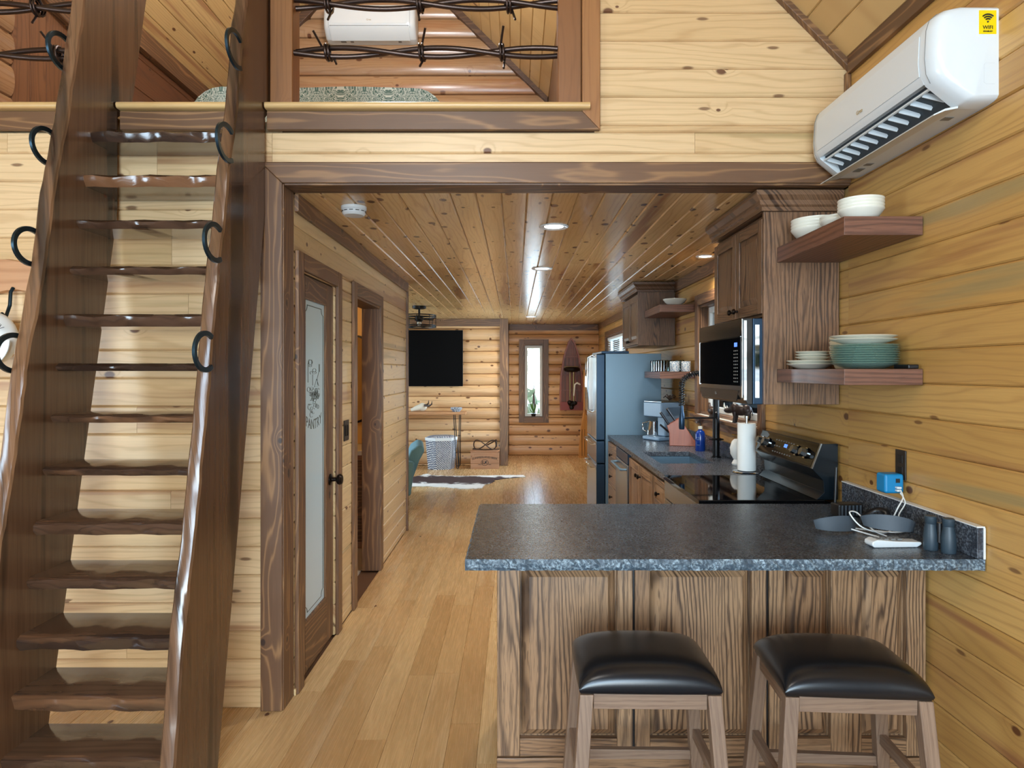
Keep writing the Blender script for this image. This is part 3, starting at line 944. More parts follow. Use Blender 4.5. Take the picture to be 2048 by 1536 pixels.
def stringer(x0, x1, front):
    fr = resample(front, 70)
    m = MB()
    rows = []
    for i, (y, z) in enumerate(fr):
        jit = 0.003 * math.sin(z * 17 + x0 * 9) + 0.002 * math.sin(z * 51 + 1.3)
        back = 2.89 + 0.219 * (z - 1.53)
        if z < 2.70:
            back = min(back, 3.045)
        else:
            back = min(back, 3.08 + 0.219 * (z - 2.70) + 0.07 * min(1, (z - 2.7) / 0.03))
        xc, hw = (x0 + x1) / 2, (x1 - x0) / 2
        bev = 0.006
        # front live edge is a rounded nose, its right arris further forward than the left one
        sec = [(x0, back), (x0, y + bev), (x0 + bev, y), (xc, y - 0.002 + jit * 0.6), (x1 - bev, y + 0.004 + jit), (x1, y + bev + 0.006 + jit), (x1, back)]
        rows.append([(px - OX, py - OY, z) for (px, py) in sec])
    n = len(rows[0])
    vs = [p for r in rows for p in r]
    body, nose = [], []
    for i in range(len(rows) - 1):
        for k in range(n):
            f = (i * n + k, i * n + (k + 1) % n, (i + 1) * n + (k + 1) % n, (i + 1) * n + k)
            (nose if 1 <= k <= 4 else body).append(f)
    body += [tuple(range(n)), tuple((len(rows) - 1) * n + k for k in range(n))]
    o = MB().add(vs, body + nose).build('stringer', M['slab'], ladder, smooth=32)
    o.data.materials.append(M['bark'])
    cut = len(body)
    # polygons keep their order: the nose faces follow the body faces
    for p in o.data.polygons:
        if p.index >= cut:
            p.material_index = 1
    return o


stringer(-1.835, -1.78, front_l)
stringer(-1.17, -1.12, front_r)
tr = random.Random(5)
thick = [0.046, 0.05, 0.036, 0.034, 0.05, 0.03, 0.033, 0.034, 0.052, 0.045, 0.055, 0.058, 0.055]
for i in range(13):
    y0 = 2.85 - 0.0414 * i
    z1 = 2.538 - 0.196 * i
    t = thick[i]
    yb = min(y0 + 0.235, 3.04)
    # live front edge: wavy in plan and in height
    N = 16
    ph = tr.uniform(0, 6)
    top, bot = [], []
    m = MB()
    rows = []
    for k in range(N + 1):
        x = -1.781 + 0.612 * k / N
        w = 0.006 * math.sin(k * 0.9 + ph) + 0.004 * math.sin(k * 2.1 + 2 * ph)
        dz = 0.004 * math.sin(k * 1.3 + ph * 3)
        xx = x - OX
        rows.append([(xx, yb - OY, z1 - t), (xx, yb - OY, z1), (xx, y0 + 0.018 + w - OY, z1), (xx, y0 + w - OY, z1 - 0.01 + dz), (xx, y0 + 0.004 + w * 1.6 - OY, z1 - t * 0.6 + dz), (xx, y0 + 0.016 + w - OY, z1 - t)])
    n = 6
    vs = [p for r in rows for p in r]
    body, nose = [], []
    for a in range(N):
        for k in range(n):
            f = (a * n + k, a * n + (k + 1) % n, (a + 1) * n + (k + 1) % n, (a + 1) * n + k)
            (nose if k in (2, 3, 4) else body).append(f)
    body += [tuple(range(n)), tuple(N * n + k for k in range(n))]
    o = MB().add(vs, body + nose).build('tread', M['tread'], ladder, smooth=40)
    o.data.materials.append(M['tread_edge'])
    for p in o.data.polygons:
        if p.index >= len(body):
            p.material_index = 1


def horseshoe_mesh():
    m = MB()
    pts = []
    for k in range(25):
        a = -0.70 * PI + 1.40 * PI * k / 24
        # open to +y, toe at -y; flattened bar
        pts.append((0, -math.cos(a) * 0.085 - 0.0, math.sin(a) * 0.066))
    prof = []
    for i, p in enumerate(pts):
        a = -0.70 * PI + 1.40 * PI * i / 24
        nrm = Vector((0, -math.cos(a), math.sin(a)))
        c = Vector(p)
        hw, ht = 0.0095, 0.0055
        prof += [c + nrm * hw + Vector((ht, 0, 0)), c + nrm * hw - Vector((ht, 0, 0)), c - nrm * hw - Vector((ht, 0, 0)), c - nrm * hw + Vector((ht, 0, 0))]
    fs = []
    for i in range(24):
        for k in range(4):
            fs.append((i * 4 + k, i * 4 + (k + 1) % 4, (i + 1) * 4 + (k + 1) % 4, (i + 1) * 4 + k))
    fs += [(0, 1, 2, 3), (96, 97, 98, 99)]
    return m.add(prof, fs)


hs = None
for x, lst in ((-1.1135, [(2.712, 2.811), (2.627, 2.410), (2.523, 2.005), (2.447, 1.598)]), (-1.8415, [(2.766, 2.825), (2.676, 2.411), (2.584, 2.001), (2.498, 1.594)])):
    for (y, z) in lst:
        if hs is None:
            hs = horseshoe_mesh().build('horseshoe_grip', M['horseshoe'], ladder, bevel=0.0015)
            hs.location = (x - OX, y - OY, z)
        else:
            c = hs.copy()
            COL.objects.link(c)
            c.parent = ladder
            c.location = (x - OX, y - OY, z)

# ================================================================ barbed wire railings
def wire_rail(x0, x1, zs, y, label, barbs):
    t = thing('barbed_wire_rail', label, 'railing', ((x0 + x1) / 2, y, 2.728), group='giant barbed wire railings of the loft')
    cx = (x0 + x1) / 2
    for j, z in enumerate(zs):
        for s in (0, PI):
            pts = []
            for k in range(61):
                u = k / 60
                x = x0 + (x1 - x0) * u
                a = s + x * 7.0 + j * 1.3
                pts.append((x - cx, 0.018 * math.cos(a), z - 2.728 + 0.019 * math.sin(a)))
            MB().tube(pts, 0.0125, 8).build('wire_strand', M['iron'], t, smooth=60)
        for (bx, tilt) in barbs[j]:
            pts = []
            for k in range(25):
                a = 2 * PI * 2 * k / 24
                pts.append((bx - cx - 0.014 + 0.028 * k / 24, 0.036 * math.cos(a), z - 2.728 + 0.036 * math.sin(a)))
            top = Vector((bx - cx + 0.10 * math.sin(tilt) * 0.7 - 0.01, -0.05, z - 2.728 + 0.10 * math.cos(tilt)))
            bot = Vector((bx - cx - 0.09 * math.sin(tilt) * 0.5 + 0.02, -0.045, z - 2.728 - 0.095 * math.cos(tilt)))
            MB().tube([top] + [Vector(pts[0]).lerp(top, 0.3)] + pts + [Vector(pts[-1]).lerp(bot, 0.3)] + [bot], 0.0055, 6).build('barb', M['iron'], t, smooth=60)
    return t


wire_rail(-1.012, 0.195, (3.215, 2.994), 3.13, 'twisted iron barbed wire rail between the two loft posts', [[(-0.86, 0.2), (-0.44, 2.9), (-0.03, -0.25)], [(-0.86, -0.7), (-0.43, 0.5), (-0.06, 0.25)]])
wire_rail(LX + 0.9, -1.842, (3.20, 2.985), 3.13, 'twisted iron barbed wire rail to the left of the ladder', [[(-2.2, 2.8)], [(-2.1, -0.6)]])

# ================================================================ loft furniture
bed = thing('loft_bed', 'bed in the loft covered with a green and white damask quilt', 'bed', (-1.24, 5.3, 2.70))


def quilt(u, v):
    # u around the section (left floor, over the top, right floor), v along the length
    W, H, r = 0.80, 0.60, 0.20
    pts = [(-W, 0.08), (-W, H - r)] + [(-W + r - r * math.cos(a * PI / 12), H - r + r * math.sin(a * PI / 12)) for a in range(1, 7)]
    pts += [(W - r + r * math.sin(a * PI / 12), H - r + r * math.cos(a * PI / 12)) for a in range(0, 7)] + [(W, 0.08)]
    f = u * (len(pts) - 1)
    i = min(int(f), len(pts) - 2)
    t = f - i
    x = pts[i][0] + (pts[i + 1][0] - pts[i][0]) * t
    z = pts[i][1] + (pts[i + 1][1] - pts[i][1]) * t
    return (x, -1.05 + 2.1 * v, z + 0.006 * math.sin(x * 9 + v * 7))


m = MB().grid(quilt, 45, 12)
m.add([quilt(i / 45, 0) for i in range(46)], [tuple(range(46))])
m.build('quilt', M['damask'], bed, smooth=60, merge=True)
box('mattress', -0.77, -1.02, 0.16, 0.77, 1.02, 0.5, M['white_matte'], bed, 0.03)
box('bed_frame', -0.78, -1.03, 0.0, 0.78, 1.05, 0.16, M['knee'], bed, 0.01)


# ================================================================ mini split air conditioners
def air_conditioner(label, loc, rotz, w, opened):
    """local: centred on x, wall at y=0, front towards -y, base z=0"""
    t = thing('air_conditioner', label, 'air conditioner', loc, rotz, 'wall mounted mini split units')
    hw = w / 2

    def full(k):
        return [(0, 0.0), (0, 0.30), (-0.13, 0.30), (-0.165, 0.292), (-0.188, 0.272), (-0.198, 0.24), (-0.203, 0.15), (-0.198, 0.10), (-0.184, 0.072), (-0.10, 0.004), (-0.09, 0.0)]
    body = [(0, 0.0), (0, 0.30), (-0.13, 0.30), (-0.165, 0.292), (-0.188, 0.272), (-0.198, 0.24), (-0.203, 0.15), (-0.198, 0.10), (-0.188, 0.078), (-0.165, 0.085), (-0.105, 0.05), (-0.088, 0.012), (-0.088, 0.0)]
    MB().prism(body, 'x', -hw + 0.075, hw - 0.075).build('body', M['white'], t, smooth=25)
    for s in (-1, 1):
        # rounded end cap: sections shrink towards the outside
        fp = full(0)
        secs = [(hw - 0.075, 1.0), (hw - 0.045, 0.99), (hw - 0.022, 0.955), (hw - 0.007, 0.89), (hw, 0.79)]
        vs, fs = [], []
        n = len(fp)
        for (x, k) in secs:
            vs += [(s * x, y * k, 0.15 + (z - 0.15) * (1 - (1 - k) * 0.5)) for (y, z) in fp]
        for i in range(len(secs) - 1):
            fs += [(i * n + j, i * n + (j + 1) % n, (i + 1) * n + (j + 1) % n, (i + 1) * n + j) for j in range(n)]
        fs += [tuple(range(n)), tuple((len(secs) - 1) * n + j for j in range(n))]
        MB().add(vs, fs).build('end_cap', M['white'], t, smooth=40)
        MB().tube([(s * (hw - 0.05), y * 0.9935 - 0.0002, 0.15 + (z - 0.15) * 0.999) for (y, z) in fp[2:9]], 0.0012, 4).build('panel_seam', M['grey_print'], t)
    # front panel line and hidden intake
    MB().prism([(-0.199, 0.236), (-0.2035, 0.15), (-0.1995, 0.105), (-0.2015, 0.105), (-0.2055, 0.15), (-0.201, 0.236)], 'x', -hw + 0.08, hw - 0.08).build('front_panel', M['white'], t, smooth=40)
    dk = plain('air_outlet_dark', rgb(52, 60, 66), 0.6)
    if opened:
        MB().prism([(-0.163, 0.084), (-0.106, 0.05), (-0.09, 0.014), (-0.094, 0.013), (-0.108, 0.046), (-0.165, 0.08)], 'x', -hw + 0.076, hw - 0.076).build('outlet', dk, t)
        for k in range(11):
            x = -hw + 0.095 + (w - 0.22) * k / 10
            MB().hexa([(x - 0.002, -0.165, 0.058), (x + 0.002, -0.165, 0.058), (x + 0.030, -0.11, 0.030), (x + 0.026, -0.11, 0.030), (x - 0.002, -0.155, 0.078), (x + 0.002, -0.155, 0.078), (x + 0.030, -0.10, 0.05), (x + 0.026, -0.10, 0.05)]).build('vane', M['white'], t)
        MB().box(-hw + 0.078, -0.172, 0.062, hw - 0.078, -0.164, 0.068).build('vane_bar', M['white'], t)
        MB().prism([(-0.094, 0.0), (-0.135, -0.008), (-0.172, -0.026), (-0.174, -0.031), (-0.136, -0.015), (-0.095, -0.007)], 'x', -hw + 0.05, hw - 0.05).build('flap', M['white'], t, smooth=50)
    else:
        MB().prism([(-0.092, 0.0), (-0.16, 0.043), (-0.192, 0.082), (-0.197, 0.079), (-0.164, 0.037), (-0.095, -0.006)], 'x', -hw + 0.06, hw - 0.06).build('flap', M['white'], t, smooth=50)
        MB().box(-hw + 0.06, -0.195, 0.086, hw - 0.06, -0.185, 0.09).build('seam', M['grey_print'], t)
    text('lettering', 'Gree', 0.022, M['gold_print'], t, (0.0, -0.2065, 0.135))
    # printed labels on the underside
    for (x, sx) in ((-hw + 0.16, 0.05), (-hw + 0.24, 0.03), (hw - 0.16, 0.03)):
        MB().box(x - sx / 2, -0.075, -0.0012, x + sx / 2, -0.045, 0.0002).build('printed_label', M['grey_print'], t)
    return t


ac = air_conditioner('large white wall air conditioner above the shelves with its louver open', (R, 2.575, 2.375), -PI / 2, 0.905, True)
# yellow WiFi sticker and details on its near end cap (local +x)
st = MB().box(0.449, -0.062, 0.205, 0.4535, -0.008, 0.279).build('wifi_sticker', M['yellow'], ac)
for rr in (0.010, 0.017, 0.024):
    MB().tube([(0.455, -0.035 + rr * math.sin(a), 0.242 + rr * math.cos(a)) for a in [(-0.75 + 1.5 * k / 10) for k in range(11)]], 0.0022, 5).build('wifi_symbol', M['ink'], st)
MB().sphere((0.454, -0.035, 0.243), 0.003, 8, 6).build('wifi_symbol', M['ink'], st)
text('wifi_lettering', 'WIFI', 0.016, M['ink'], st, (0.4545, -0.035, 0.225), (PI / 2, 0, PI / 2))
text('wifi_lettering', 'ENABLED', 0.007, M['ink'], st, (0.4545, -0.035, 0.213), (PI / 2, 0, PI / 2))
MB().box(0.448, -0.118, 0.135, 0.452, -0.108, 0.142).build('sensor', M['ink'], ac)
MB().tube([(0.4515, -0.012, 0.115), (0.4515, -0.042, 0.115), (0.4515, -0.046, 0.108), (0.4515, -0.046, 0.055), (0.4515, -0.040, 0.05), (0.4515, -0.012, 0.05)], 0.0011, 4).build('knockout_outline', M['grey_print'], ac)
air_conditioner('small white wall air conditioner high on the log wall of the loft', (-1.345, 6.455, 4.62), 0, 0.85, False)

# ================================================================ peninsula and its countertop
CT = 0.925
ox, oy, oz = M['oak_x'], M['oak_y'], M['oak_z']
pen = thing('kitchen_peninsula', 'stained oak peninsula cabinet with raised panels behind the stools', 'cabinet', (0.72, 2.76, 0))
px, py = 0.72, 2.76
box('body', -0.055 - px, 2.50 - py, 0.0, R - 0.012 - px, 3.045 - py, 0.888, oz, pen)
fy = 2.475 - py


def panel_section(x0, x1, fields):
    """one face frame section with raised fields"""
    zb, zt = 0.19, 0.812
    xs = [x0] + [v for f in fields for v in f] + [x1]
    for i in range(0, len(xs), 2):
        box('stile', xs[i] + (0.002 if i == 0 else 0) - px, fy, 0.125, xs[i + 1] - (0.002 if i + 2 == len(xs) else 0) - px, fy + 0.026, 0.888, oz, pen, 0.003)
    for (a, b) in fields:
        box('rail', a - px, fy, zt, b - px, fy + 0.025, 0.888, ox, pen, 0.002)
        box('rail', a - px, fy, 0.125, b - px, fy + 0.025, zb, ox, pen, 0.002)
        # raised panel: sloped bevels up to a flat field
        i1, i2, i3 = 0.006, 0.012, 0.045
        loops = [(0.0, 0.0245), (0.005, 0.0245), (0.010, 0.018), (0.034, 0.001)]
        vs, fs = [], []
        for (ins, dy) in loops:
            vs += [(a + ins - px, fy + dy, zb + ins), (b - ins - px, fy + dy, zb + ins), (b - ins - px, fy + dy, zt - ins), (a + ins - px, fy + dy, zt - ins)]
        for k in range(3):
            fs += [(k * 4 + j, k * 4 + (j + 1) % 4, (k + 1) * 4 + (j + 1) % 4, (k + 1) * 4 + j) for j in range(4)]
        fs.append((12, 13, 14, 15))
        MB().add(vs, fs).build('raised_panel', oz, pen)


panel_section(-0.067, 0.431, [(0.018, 0.372)])
panel_section(0.435, 0.918, [(0.492, 0.862)])
panel_section(0.924, R - 0.012, [(0.985, 1.150), (1.262, 1.425)])
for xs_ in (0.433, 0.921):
    box('seam', xs_ - 0.0035 - px, fy + 0.012, 0.125, xs_ + 0.0035 - px, fy + 0.026, 0.888, M['black'], pen)  # black strip painting the shade in the gap between sections
box('base_board', -0.067 - px, fy - 0.006, 0.0, R - 0.012 - px, fy + 0.026, 0.122, ox, pen, 0.004)
box('end_panel', -0.0665 - px, 2.505 - py, 0.0, -0.0555 - px, 3.045 - py, 0.888, oz, pen, 0.002)


def rough_edge_slab(name, pts, z0, z1, parent, rough_sides, seed, org):
    """granite slab: outline pts (ccw); rough_sides edges get a chipped face"""
    rr = random.Random(seed)
    top = []
    bot = []
    mid1, mid2 = [], []
    n = len(pts)
    for i in range(n):
        a, b = Vector(pts[i]), Vector(pts[(i + 1) % n])
        L = (b - a).length
        nrm = Vector(((b - a).y, -(b - a).x)) / L
        k = max(1, int(L / 0.012)) if i in rough_sides else 1
        for j in range(k):
            p = a + (b - a) * (j / k)
            am = 1.0 if (i in rough_sides and (j > 0 or True)) else 0.0
            f = [rr.uniform(-0.004, 0.002) * am for _ in range(4)]
            dz = rr.uniform(-0.0025, 0.0) * am
            for lst, e, z in ((top, f[0] - 0.003 * am, z1), (mid1, f[1] + 0.002 * am, z0 + (z1 - z0) * 0.66 + dz), (mid2, f[2] + 0.001 * am, z0 + (z1 - z0) * 0.33 + dz), (bot, f[3] - 0.003 * am, z0)):
                q = p + nrm * e
                lst.append((q.x - org[0], q.y - org[1], z))
    m = len(top)
    vs = top + mid1 + mid2 + bot
    fs = [tuple(range(m)), tuple(range(3 * m, 4 * m))]
    for r_ in range(3):
        fs += [(r_ * m + j, r_ * m + (j + 1) % m, (r_ + 1) * m + (j + 1) % m, (r_ + 1) * m + j) for j in range(m)]
    o = MB().add(vs, fs).build(name, M['granite'], parent)
    o.data.materials.append(M['granite_edge'])
    for p in o.data.polygons:
        if p.index >= 2:
            p.material_index = 1
    return o


ct = thing('granite_countertop', 'dark leathered granite peninsula top with chiseled edge above the stools', 'countertop', (0.67, 2.62, 0.889))
o = rough_edge_slab('slab', [(-0.16, 2.175), (R - 0.006, 2.175), (R - 0.006, 3.085), (-0.162, 3.085)], 0.0, CT - 0.889, ct, (0, 3), 3, (0.67, 2.62))
bs = tag(MB().box(-0.011, -0.4525, 0, 0.011, 0.4525, 0.1).build('granite_backsplash', M['granite'], None, (R - 0.017, 2.6325, CT + 0.0005), bevel=0.002), 'low dark granite backsplash at the wall end of the peninsula', 'backsplash')
MB().box(-0.013, -0.4545, 0.1002, 0.013, 0.4525, 0.1042).build('caulk', M['white_matte'], bs)
MB().box(0.0075, -0.457, 0.0, 0.013, -0.4528, 0.1).build('caulk', M['white_matte'], bs)


# ================================================================ bar stools
def bar_stool(label, x, y, rotz):
    t = thing('bar_stool', label, 'stool', (x, y, 0), rotz, 'bar stools at the peninsula')
    w, d, h = 0.205, 0.165, 0.60

    def pad(u, v):
        a, b = math.sin((u * 2 - 1) * PI / 2), math.sin((v * 2 - 1) * PI / 2)
        e = max(0.0, (1 - abs(a) ** 5) * (1 - abs(b) ** 5)) ** 0.42
        return (a * w * (1 + 0.015 * (1 - b * b) + 0.02 * e), b * d * (1 + 0.02 * (1 - a * a) + 0.03 * e), h + 0.012 + 0.058 * e + 0.012 * (1 - a * a) * e)

    def under(u, v):
        a, b = math.sin((u * 2 - 1) * PI / 2), math.sin((v * 2 - 1) * PI / 2)
        return (a * w * (1 + 0.015 * (1 - b * b)), b * d * (1 + 0.02 * (1 - a * a)), h + 0.012 * max(abs(a), abs(b)) ** 60)
    MB().grid(pad, 36, 36).grid(under, 36, 36).build('seat_cushion', M['leather'], t, smooth=70, merge=True)
    for sx in (-1, 1):
        for sy in (-1, 1):
            a0, a1 = sx * (w - 0.022), sx * (w + 0.022)
            b0, b1 = sy * (d - 0.022), sy * (d + 0.020)
            s = 0.020
            MB().hexa([(a1 - s, b1 - s, 0), (a1 + s, b1 - s, 0), (a1 + s, b1 + s, 0), (a1 - s, b1 + s, 0), (a0 - s, b0 - s, h - 0.001), (a0 + s, b0 - s, h - 0.001), (a0 + s, b0 + s, h - 0.001), (a0 - s, b0 + s, h - 0.001)]).build('leg', M['stool_z'], t, bevel=0.003)
    za, zb = h - 0.045, h - 0.001
    for sy in (-1, 1):
        box('apron', -w + 0.042, sy * (d - 0.022) - 0.012, za, w - 0.042, sy * (d - 0.022) + 0.012, zb, M['stool_x'], t, 0.002)
    for sx in (-1, 1):
        box('apron', sx * (w - 0.022) - 0.012, -d + 0.042, za, sx * (w - 0.022) + 0.012, d - 0.042, zb, M['stool_y'], t, 0.002)
        q = 0.33
        xs = sx * (w - 0.022 + 0.044 * (1 - q / h))
        box('stretcher', xs - 0.011, -d, q - 0.016, xs + 0.011, d, q + 0.016, M['stool_y'], t, 0.002)
    for sy, q in ((-1, 0.2), (1, 0.25)):
        ys = sy * (d - 0.022 + 0.042 * (1 - q / h))
        box('stretcher', -w, ys - 0.011, q - 0.016, w, ys + 0.011, q + 0.016, M['stool_x'], t, 0.002)
    return t


bar_stool('black cushioned oak bar stool farther from the pine wall', 0.392, 2.11, math.radians(-1))
bar_stool('black cushioned oak bar stool nearest the right pine wall', 0.985, 2.085, math.radians(-4))
# ================================================================ kitchen run along the right wall
# local frame of wall units: root on the wall at the far end, +x towards the camera, front towards -y
def wall_unit(name, label, cat, yfar, z=0.0, group=None, x=R - 0.004):
    return thing(name, label, cat, (x, yfar, z), -PI / 2, group)


def knob(parent, x, y, z, r=0.014, mat=None):
    return MB().lathe([(0.004, 0), (0.006, -0.002), (0.005, -0.012), (r, -0.018), (r * 1.05, -0.024), (r * 0.7, -0.03), (0.0, -0.031)], 14, (x, y, z), 'y').build('knob', mat or M['bronze'], parent, smooth=40)


def raised_door(parent, x0, x1, z0, z1, y, name='door', st=0.06, t=0.02, knob_at=None, matv=None, math_=None):
    """cabinet door in the plane y (back), front at y - t"""
    mv, mh = matv or oz, math_ or oy
    d = box(name, x0, y - t * 0.55, z0, x1, y, z1, mv, parent)
    cx, cy, cz = d.location
    f0, f1 = y - t - cy, y - t * 0.55 - cy
    for (a, b) in ((x0, x0 + st), (x1 - st, x1)):
        MB().box(a - cx, f0, z0 - cz, b - cx, f1, z1 - cz).build('stile', mv, d, bevel=0.003)
    for (a, b) in ((z0, z0 + st), (z1 - st, z1)):
        MB().box(x0 + st - cx, f0, a - cz, x1 - st - cx, f1, b - cz).build('rail', mh, d, bevel=0.003)
    a, b, zb, zt = x0 + st - cx, x1 - st - cx, z0 + st - cz, z1 - st - cz
    k = min(0.03, (b - a) * 0.3, (zt - zb) * 0.3)
    vs, fs = [], []
    for (ins, yy) in ((0, f1), (0.004, f1 - 0.001), (k, f0 + 0.002)):
        vs += [(a + ins, yy, zb + ins), (b - ins, yy, zb + ins), (b - ins, yy, zt - ins), (a + ins, yy, zt - ins)]
    for q in range(2):
        fs += [(q * 4 + j, q * 4 + (j + 1) % 4, (q + 1) * 4 + (j + 1) % 4, (q + 1) * 4 + j) for j in range(4)]
    fs.append((8, 9, 10, 11))
    MB().add(vs, fs).build('raised_panel', mv, d)
    if knob_at:
        knob(d, knob_at[0] - cx, f0, knob_at[1] - cz)
    return d


FD = 0.615   # depth of the base carcasses
# drawer unit beside the refrigerator
u = wall_unit('base_cabinet', 'stained oak drawer cabinet squeezed beside the refrigerator', 'cabinet', 6.37, group='base cabinets under the sink counter')
w = 0.54
box('body', 0.002, -FD, 0.10, w - 0.002, -0.005, 0.886, oz, u)
box('toe_kick', 0.002, -FD + 0.06, 0.0, w - 0.002, -0.05, 0.10, M['black'], u)
for (a, b) in ((0.12, 0.30), (0.305, 0.485), (0.49, 0.67), (0.675, 0.87)):
    d = box('drawer', 0.01, -FD - 0.02, a, w - 0.01, -FD, b, oy, u, 0.004)
    knob(d, 0.0, -0.01, 0.0)
# dishwasher
u = wall_unit('dishwasher', 'stainless dishwasher between the oak cabinets', 'dishwasher', 5.825)
w = 0.60
box('body', 0.003, -FD + 0.02, 0.0, w - 0.003, -0.02, 0.884, M['slate_dark'], u)
box('door', 0.004, -FD - 0.03, 0.11, w - 0.004, -FD + 0.02, 0.80, M['steel'], u, 0.006)
box('control_panel', 0.004, -FD - 0.025, 0.803, w - 0.004, -FD + 0.02, 0.884, M['slate_dark'], u, 0.004)
hd = MB().tube([(0.05, -FD - 0.03, 0.76), (0.05, -FD - 0.07, 0.76), (w - 0.05, -FD - 0.07, 0.76), (w - 0.05, -FD - 0.03, 0.76)], 0.010, 10).build('handle', M['slate'], u, smooth=60)
# sink cabinet (open carcass around the basin)
u = wall_unit('base_cabinet', 'stained oak sink cabinet with two raised panel doors', 'cabinet', 5.215, group='base cabinets under the sink counter')
w = 0.915
box('side_panel', 0.002, -FD, 0.10, 0.02, -0.005, 0.886, oz, u)
box('side_panel', w - 0.02, -FD, 0.10, w - 0.002, -0.005, 0.886, oz, u)
box('face_frame', 0.02, -FD, 0.10, w - 0.02, -FD + 0.02, 0.886, oz, u)
box('cabinet_floor', 0.02, -FD + 0.02, 0.10, w - 0.02, -0.005, 0.12, oy, u)
box('toe_kick', 0.002, -FD + 0.06, 0.0, w - 0.002, -0.05, 0.10, M['black'], u)
raised_door(u, 0.02, 0.455, 0.13, 0.865, -FD, knob_at=(0.415, 0.79))
raised_door(u, 0.46, 0.895, 0.13, 0.865, -FD, knob_at=(0.50, 0.79))
# drawer over door cabinet next to the range
u = wall_unit('base_cabinet', 'narrow stained oak cabinet with drawer beside the range', 'cabinet', 4.295, group='base cabinets under the sink counter')
w = 0.385
box('body', 0.002, -FD, 0.10, w - 0.002, -0.005, 0.886, oz, u)
box('toe_kick', 0.002, -FD + 0.06, 0.0, w - 0.002, -0.05, 0.10, M['black'], u)
raised_door(u, 0.02, w - 0.02, 0.70, 0.87, -FD, 'drawer', st=0.035, knob_at=(w / 2, 0.785))
raised_door(u, 0.02, w - 0.02, 0.13, 0.685, -FD, knob_at=(0.06, 0.62))

# ---- sink counter with a real cut-out
cs = thing('granite_countertop', 'dark granite sink counter between range and refrigerator', 'countertop', (1.19, 5.15, 0.889))


def slab_hole(o0, o1, h0, h1, z0, z1, org):
    m = MB()
    O = [(o0[0], o0[1]), (o1[0], o0[1]), (o1[0], o1[1]), (o0[0], o1[1])]
    H = [(h0[0], h0[1]), (h1[0], h0[1]), (h1[0], h1[1]), (h0[0], h1[1])]
    vs = [(p[0] - org[0], p[1] - org[1], z) for z in (z0, z1) for p in O + H]
    fs = []
    for b in (0, 8):
        fs += [(b + i, b + (i + 1) % 4, b + 4 + (i + 1) % 4, b + 4 + i) for i in range(4)]
    fs += [(i, (i + 1) % 4, 8 + (i + 1) % 4, 8 + i) for i in range(4)] + [(4 + i, 4 + (i + 1) % 4, 12 + (i + 1) % 4, 12 + i) for i in range(4)]
    return m.add(vs, fs)


slab_hole((0.868, 3.915), (R - 0.006, 6.372), (0.95, 4.43), (1.30, 5.08), 0.0, CT - 0.889, (1.19, 5.15)).build('slab', M['granite'], cs, bevel=0.003)
tag(box('granite_backsplash', R - 0.028, 3.915, CT + 0.0005, R - 0.006, 6.372, CT + 0.10, M['granite'], None, 0.002), 'low dark granite backsplash behind the sink', 'backsplash')
sk = thing('kitchen_sink', 'dark composite undermount sink basin in the granite counter', 'sink', (1.125, 4.755, 0.69))
sx, sy, sh = 0.18, 0.33, 0.198
m = MB()
m.box(-sx - 0.02, -sy - 0.02, 0, sx + 0.02, sy + 0.02, 0.015)
m.box(-sx - 0.02, -sy - 0.02, 0.015, -sx, sy + 0.02, sh).box(sx, -sy - 0.02, 0.015, sx + 0.02, sy + 0.02, sh).box(-sx, -sy - 0.02, 0.015, sx, -sy, sh).box(-sx, sy, 0.015, sx, sy + 0.02, sh)
m.build('basin', M['slate'], sk)
MB().lathe([(0.04, 0.016), (0.04, 0.019), (0.025, 0.02), (0.0, 0.018)], 20).build('drain', M['chrome'], sk, smooth=40)

# ---- faucet
fc = thing('spring_faucet', 'tall black spring neck faucet behind the sink', 'faucet', (1.402, 4.74, CT))
MB().lathe([(0.0, 0), (0.032, 0), (0.032, 0.006), (0.024, 0.01), (0.024, 0.30), (0.021, 0.31), (0.021, 0.42), (0.0, 0.42)], 20).build('column', M['black_metal'], fc, smooth=40)
MB().lathe([(0.024, 0.12), (0.05, 0.123), (0.052, 0.128), (0.03, 0.135), (0.024, 0.135)], 20).build('collar', M['black_metal'], fc, smooth=40)
arc = [(0, 0, 0.42)] + [(-0.12 + 0.12 * math.cos(a), 0, 0.50 + 0.085 * math.sin(a)) for a in [PI * k / 16 for k in range(17)]] + [(-0.24, 0, 0.42), (-0.24, 0, 0.36)]
MB().tube(arc, 0.008, 8).build('hose', M['black'], fc, smooth=60)
# spring coil around the hose
pl = [Vector(p) for p in arc]
seg = [(pl[i + 1] - pl[i]).length for i in range(len(pl) - 1)]
tot = sum(seg)
coil = []
for k in range(420):
    s = tot * k / 419
    i = 0
    while i < len(seg) - 1 and s > seg[i]:
        s -= seg[i]
        i += 1
    t = (pl[i + 1] - pl[i]).normalized()
    c = pl[i] + t * s
    n1 = Vector((0, 1, 0))
    n2 = t.cross(n1)
    a = 2 * PI * 32 * k / 419
    coil.append(c + (n1 * math.cos(a) + n2 * math.sin(a)) * 0.018)
MB().tube(coil, 0.004, 5).build('spring', M['black_metal'], fc, smooth=60)
MB().lathe([(0.0, 0.195), (0.016, 0.195), (0.02, 0.205), (0.02, 0.30), (0.014, 0.315), (0.012, 0.36), (0.0, 0.36)], 18, (-0.24, 0, 0)).build('spray_head', M['slate_dark'], fc, smooth=40)
MB().tube([(0, 0, 0.275), (-0.24, 0, 0.275)], 0.006, 8).build('docking_arm', M['black_metal'], fc)
MB().tube([(0, -0.02, 0.27), (-0.02, -0.07, 0.285), (-0.03, -0.10, 0.32)], 0.006, 8).build('lever', M['black_metal'], fc)

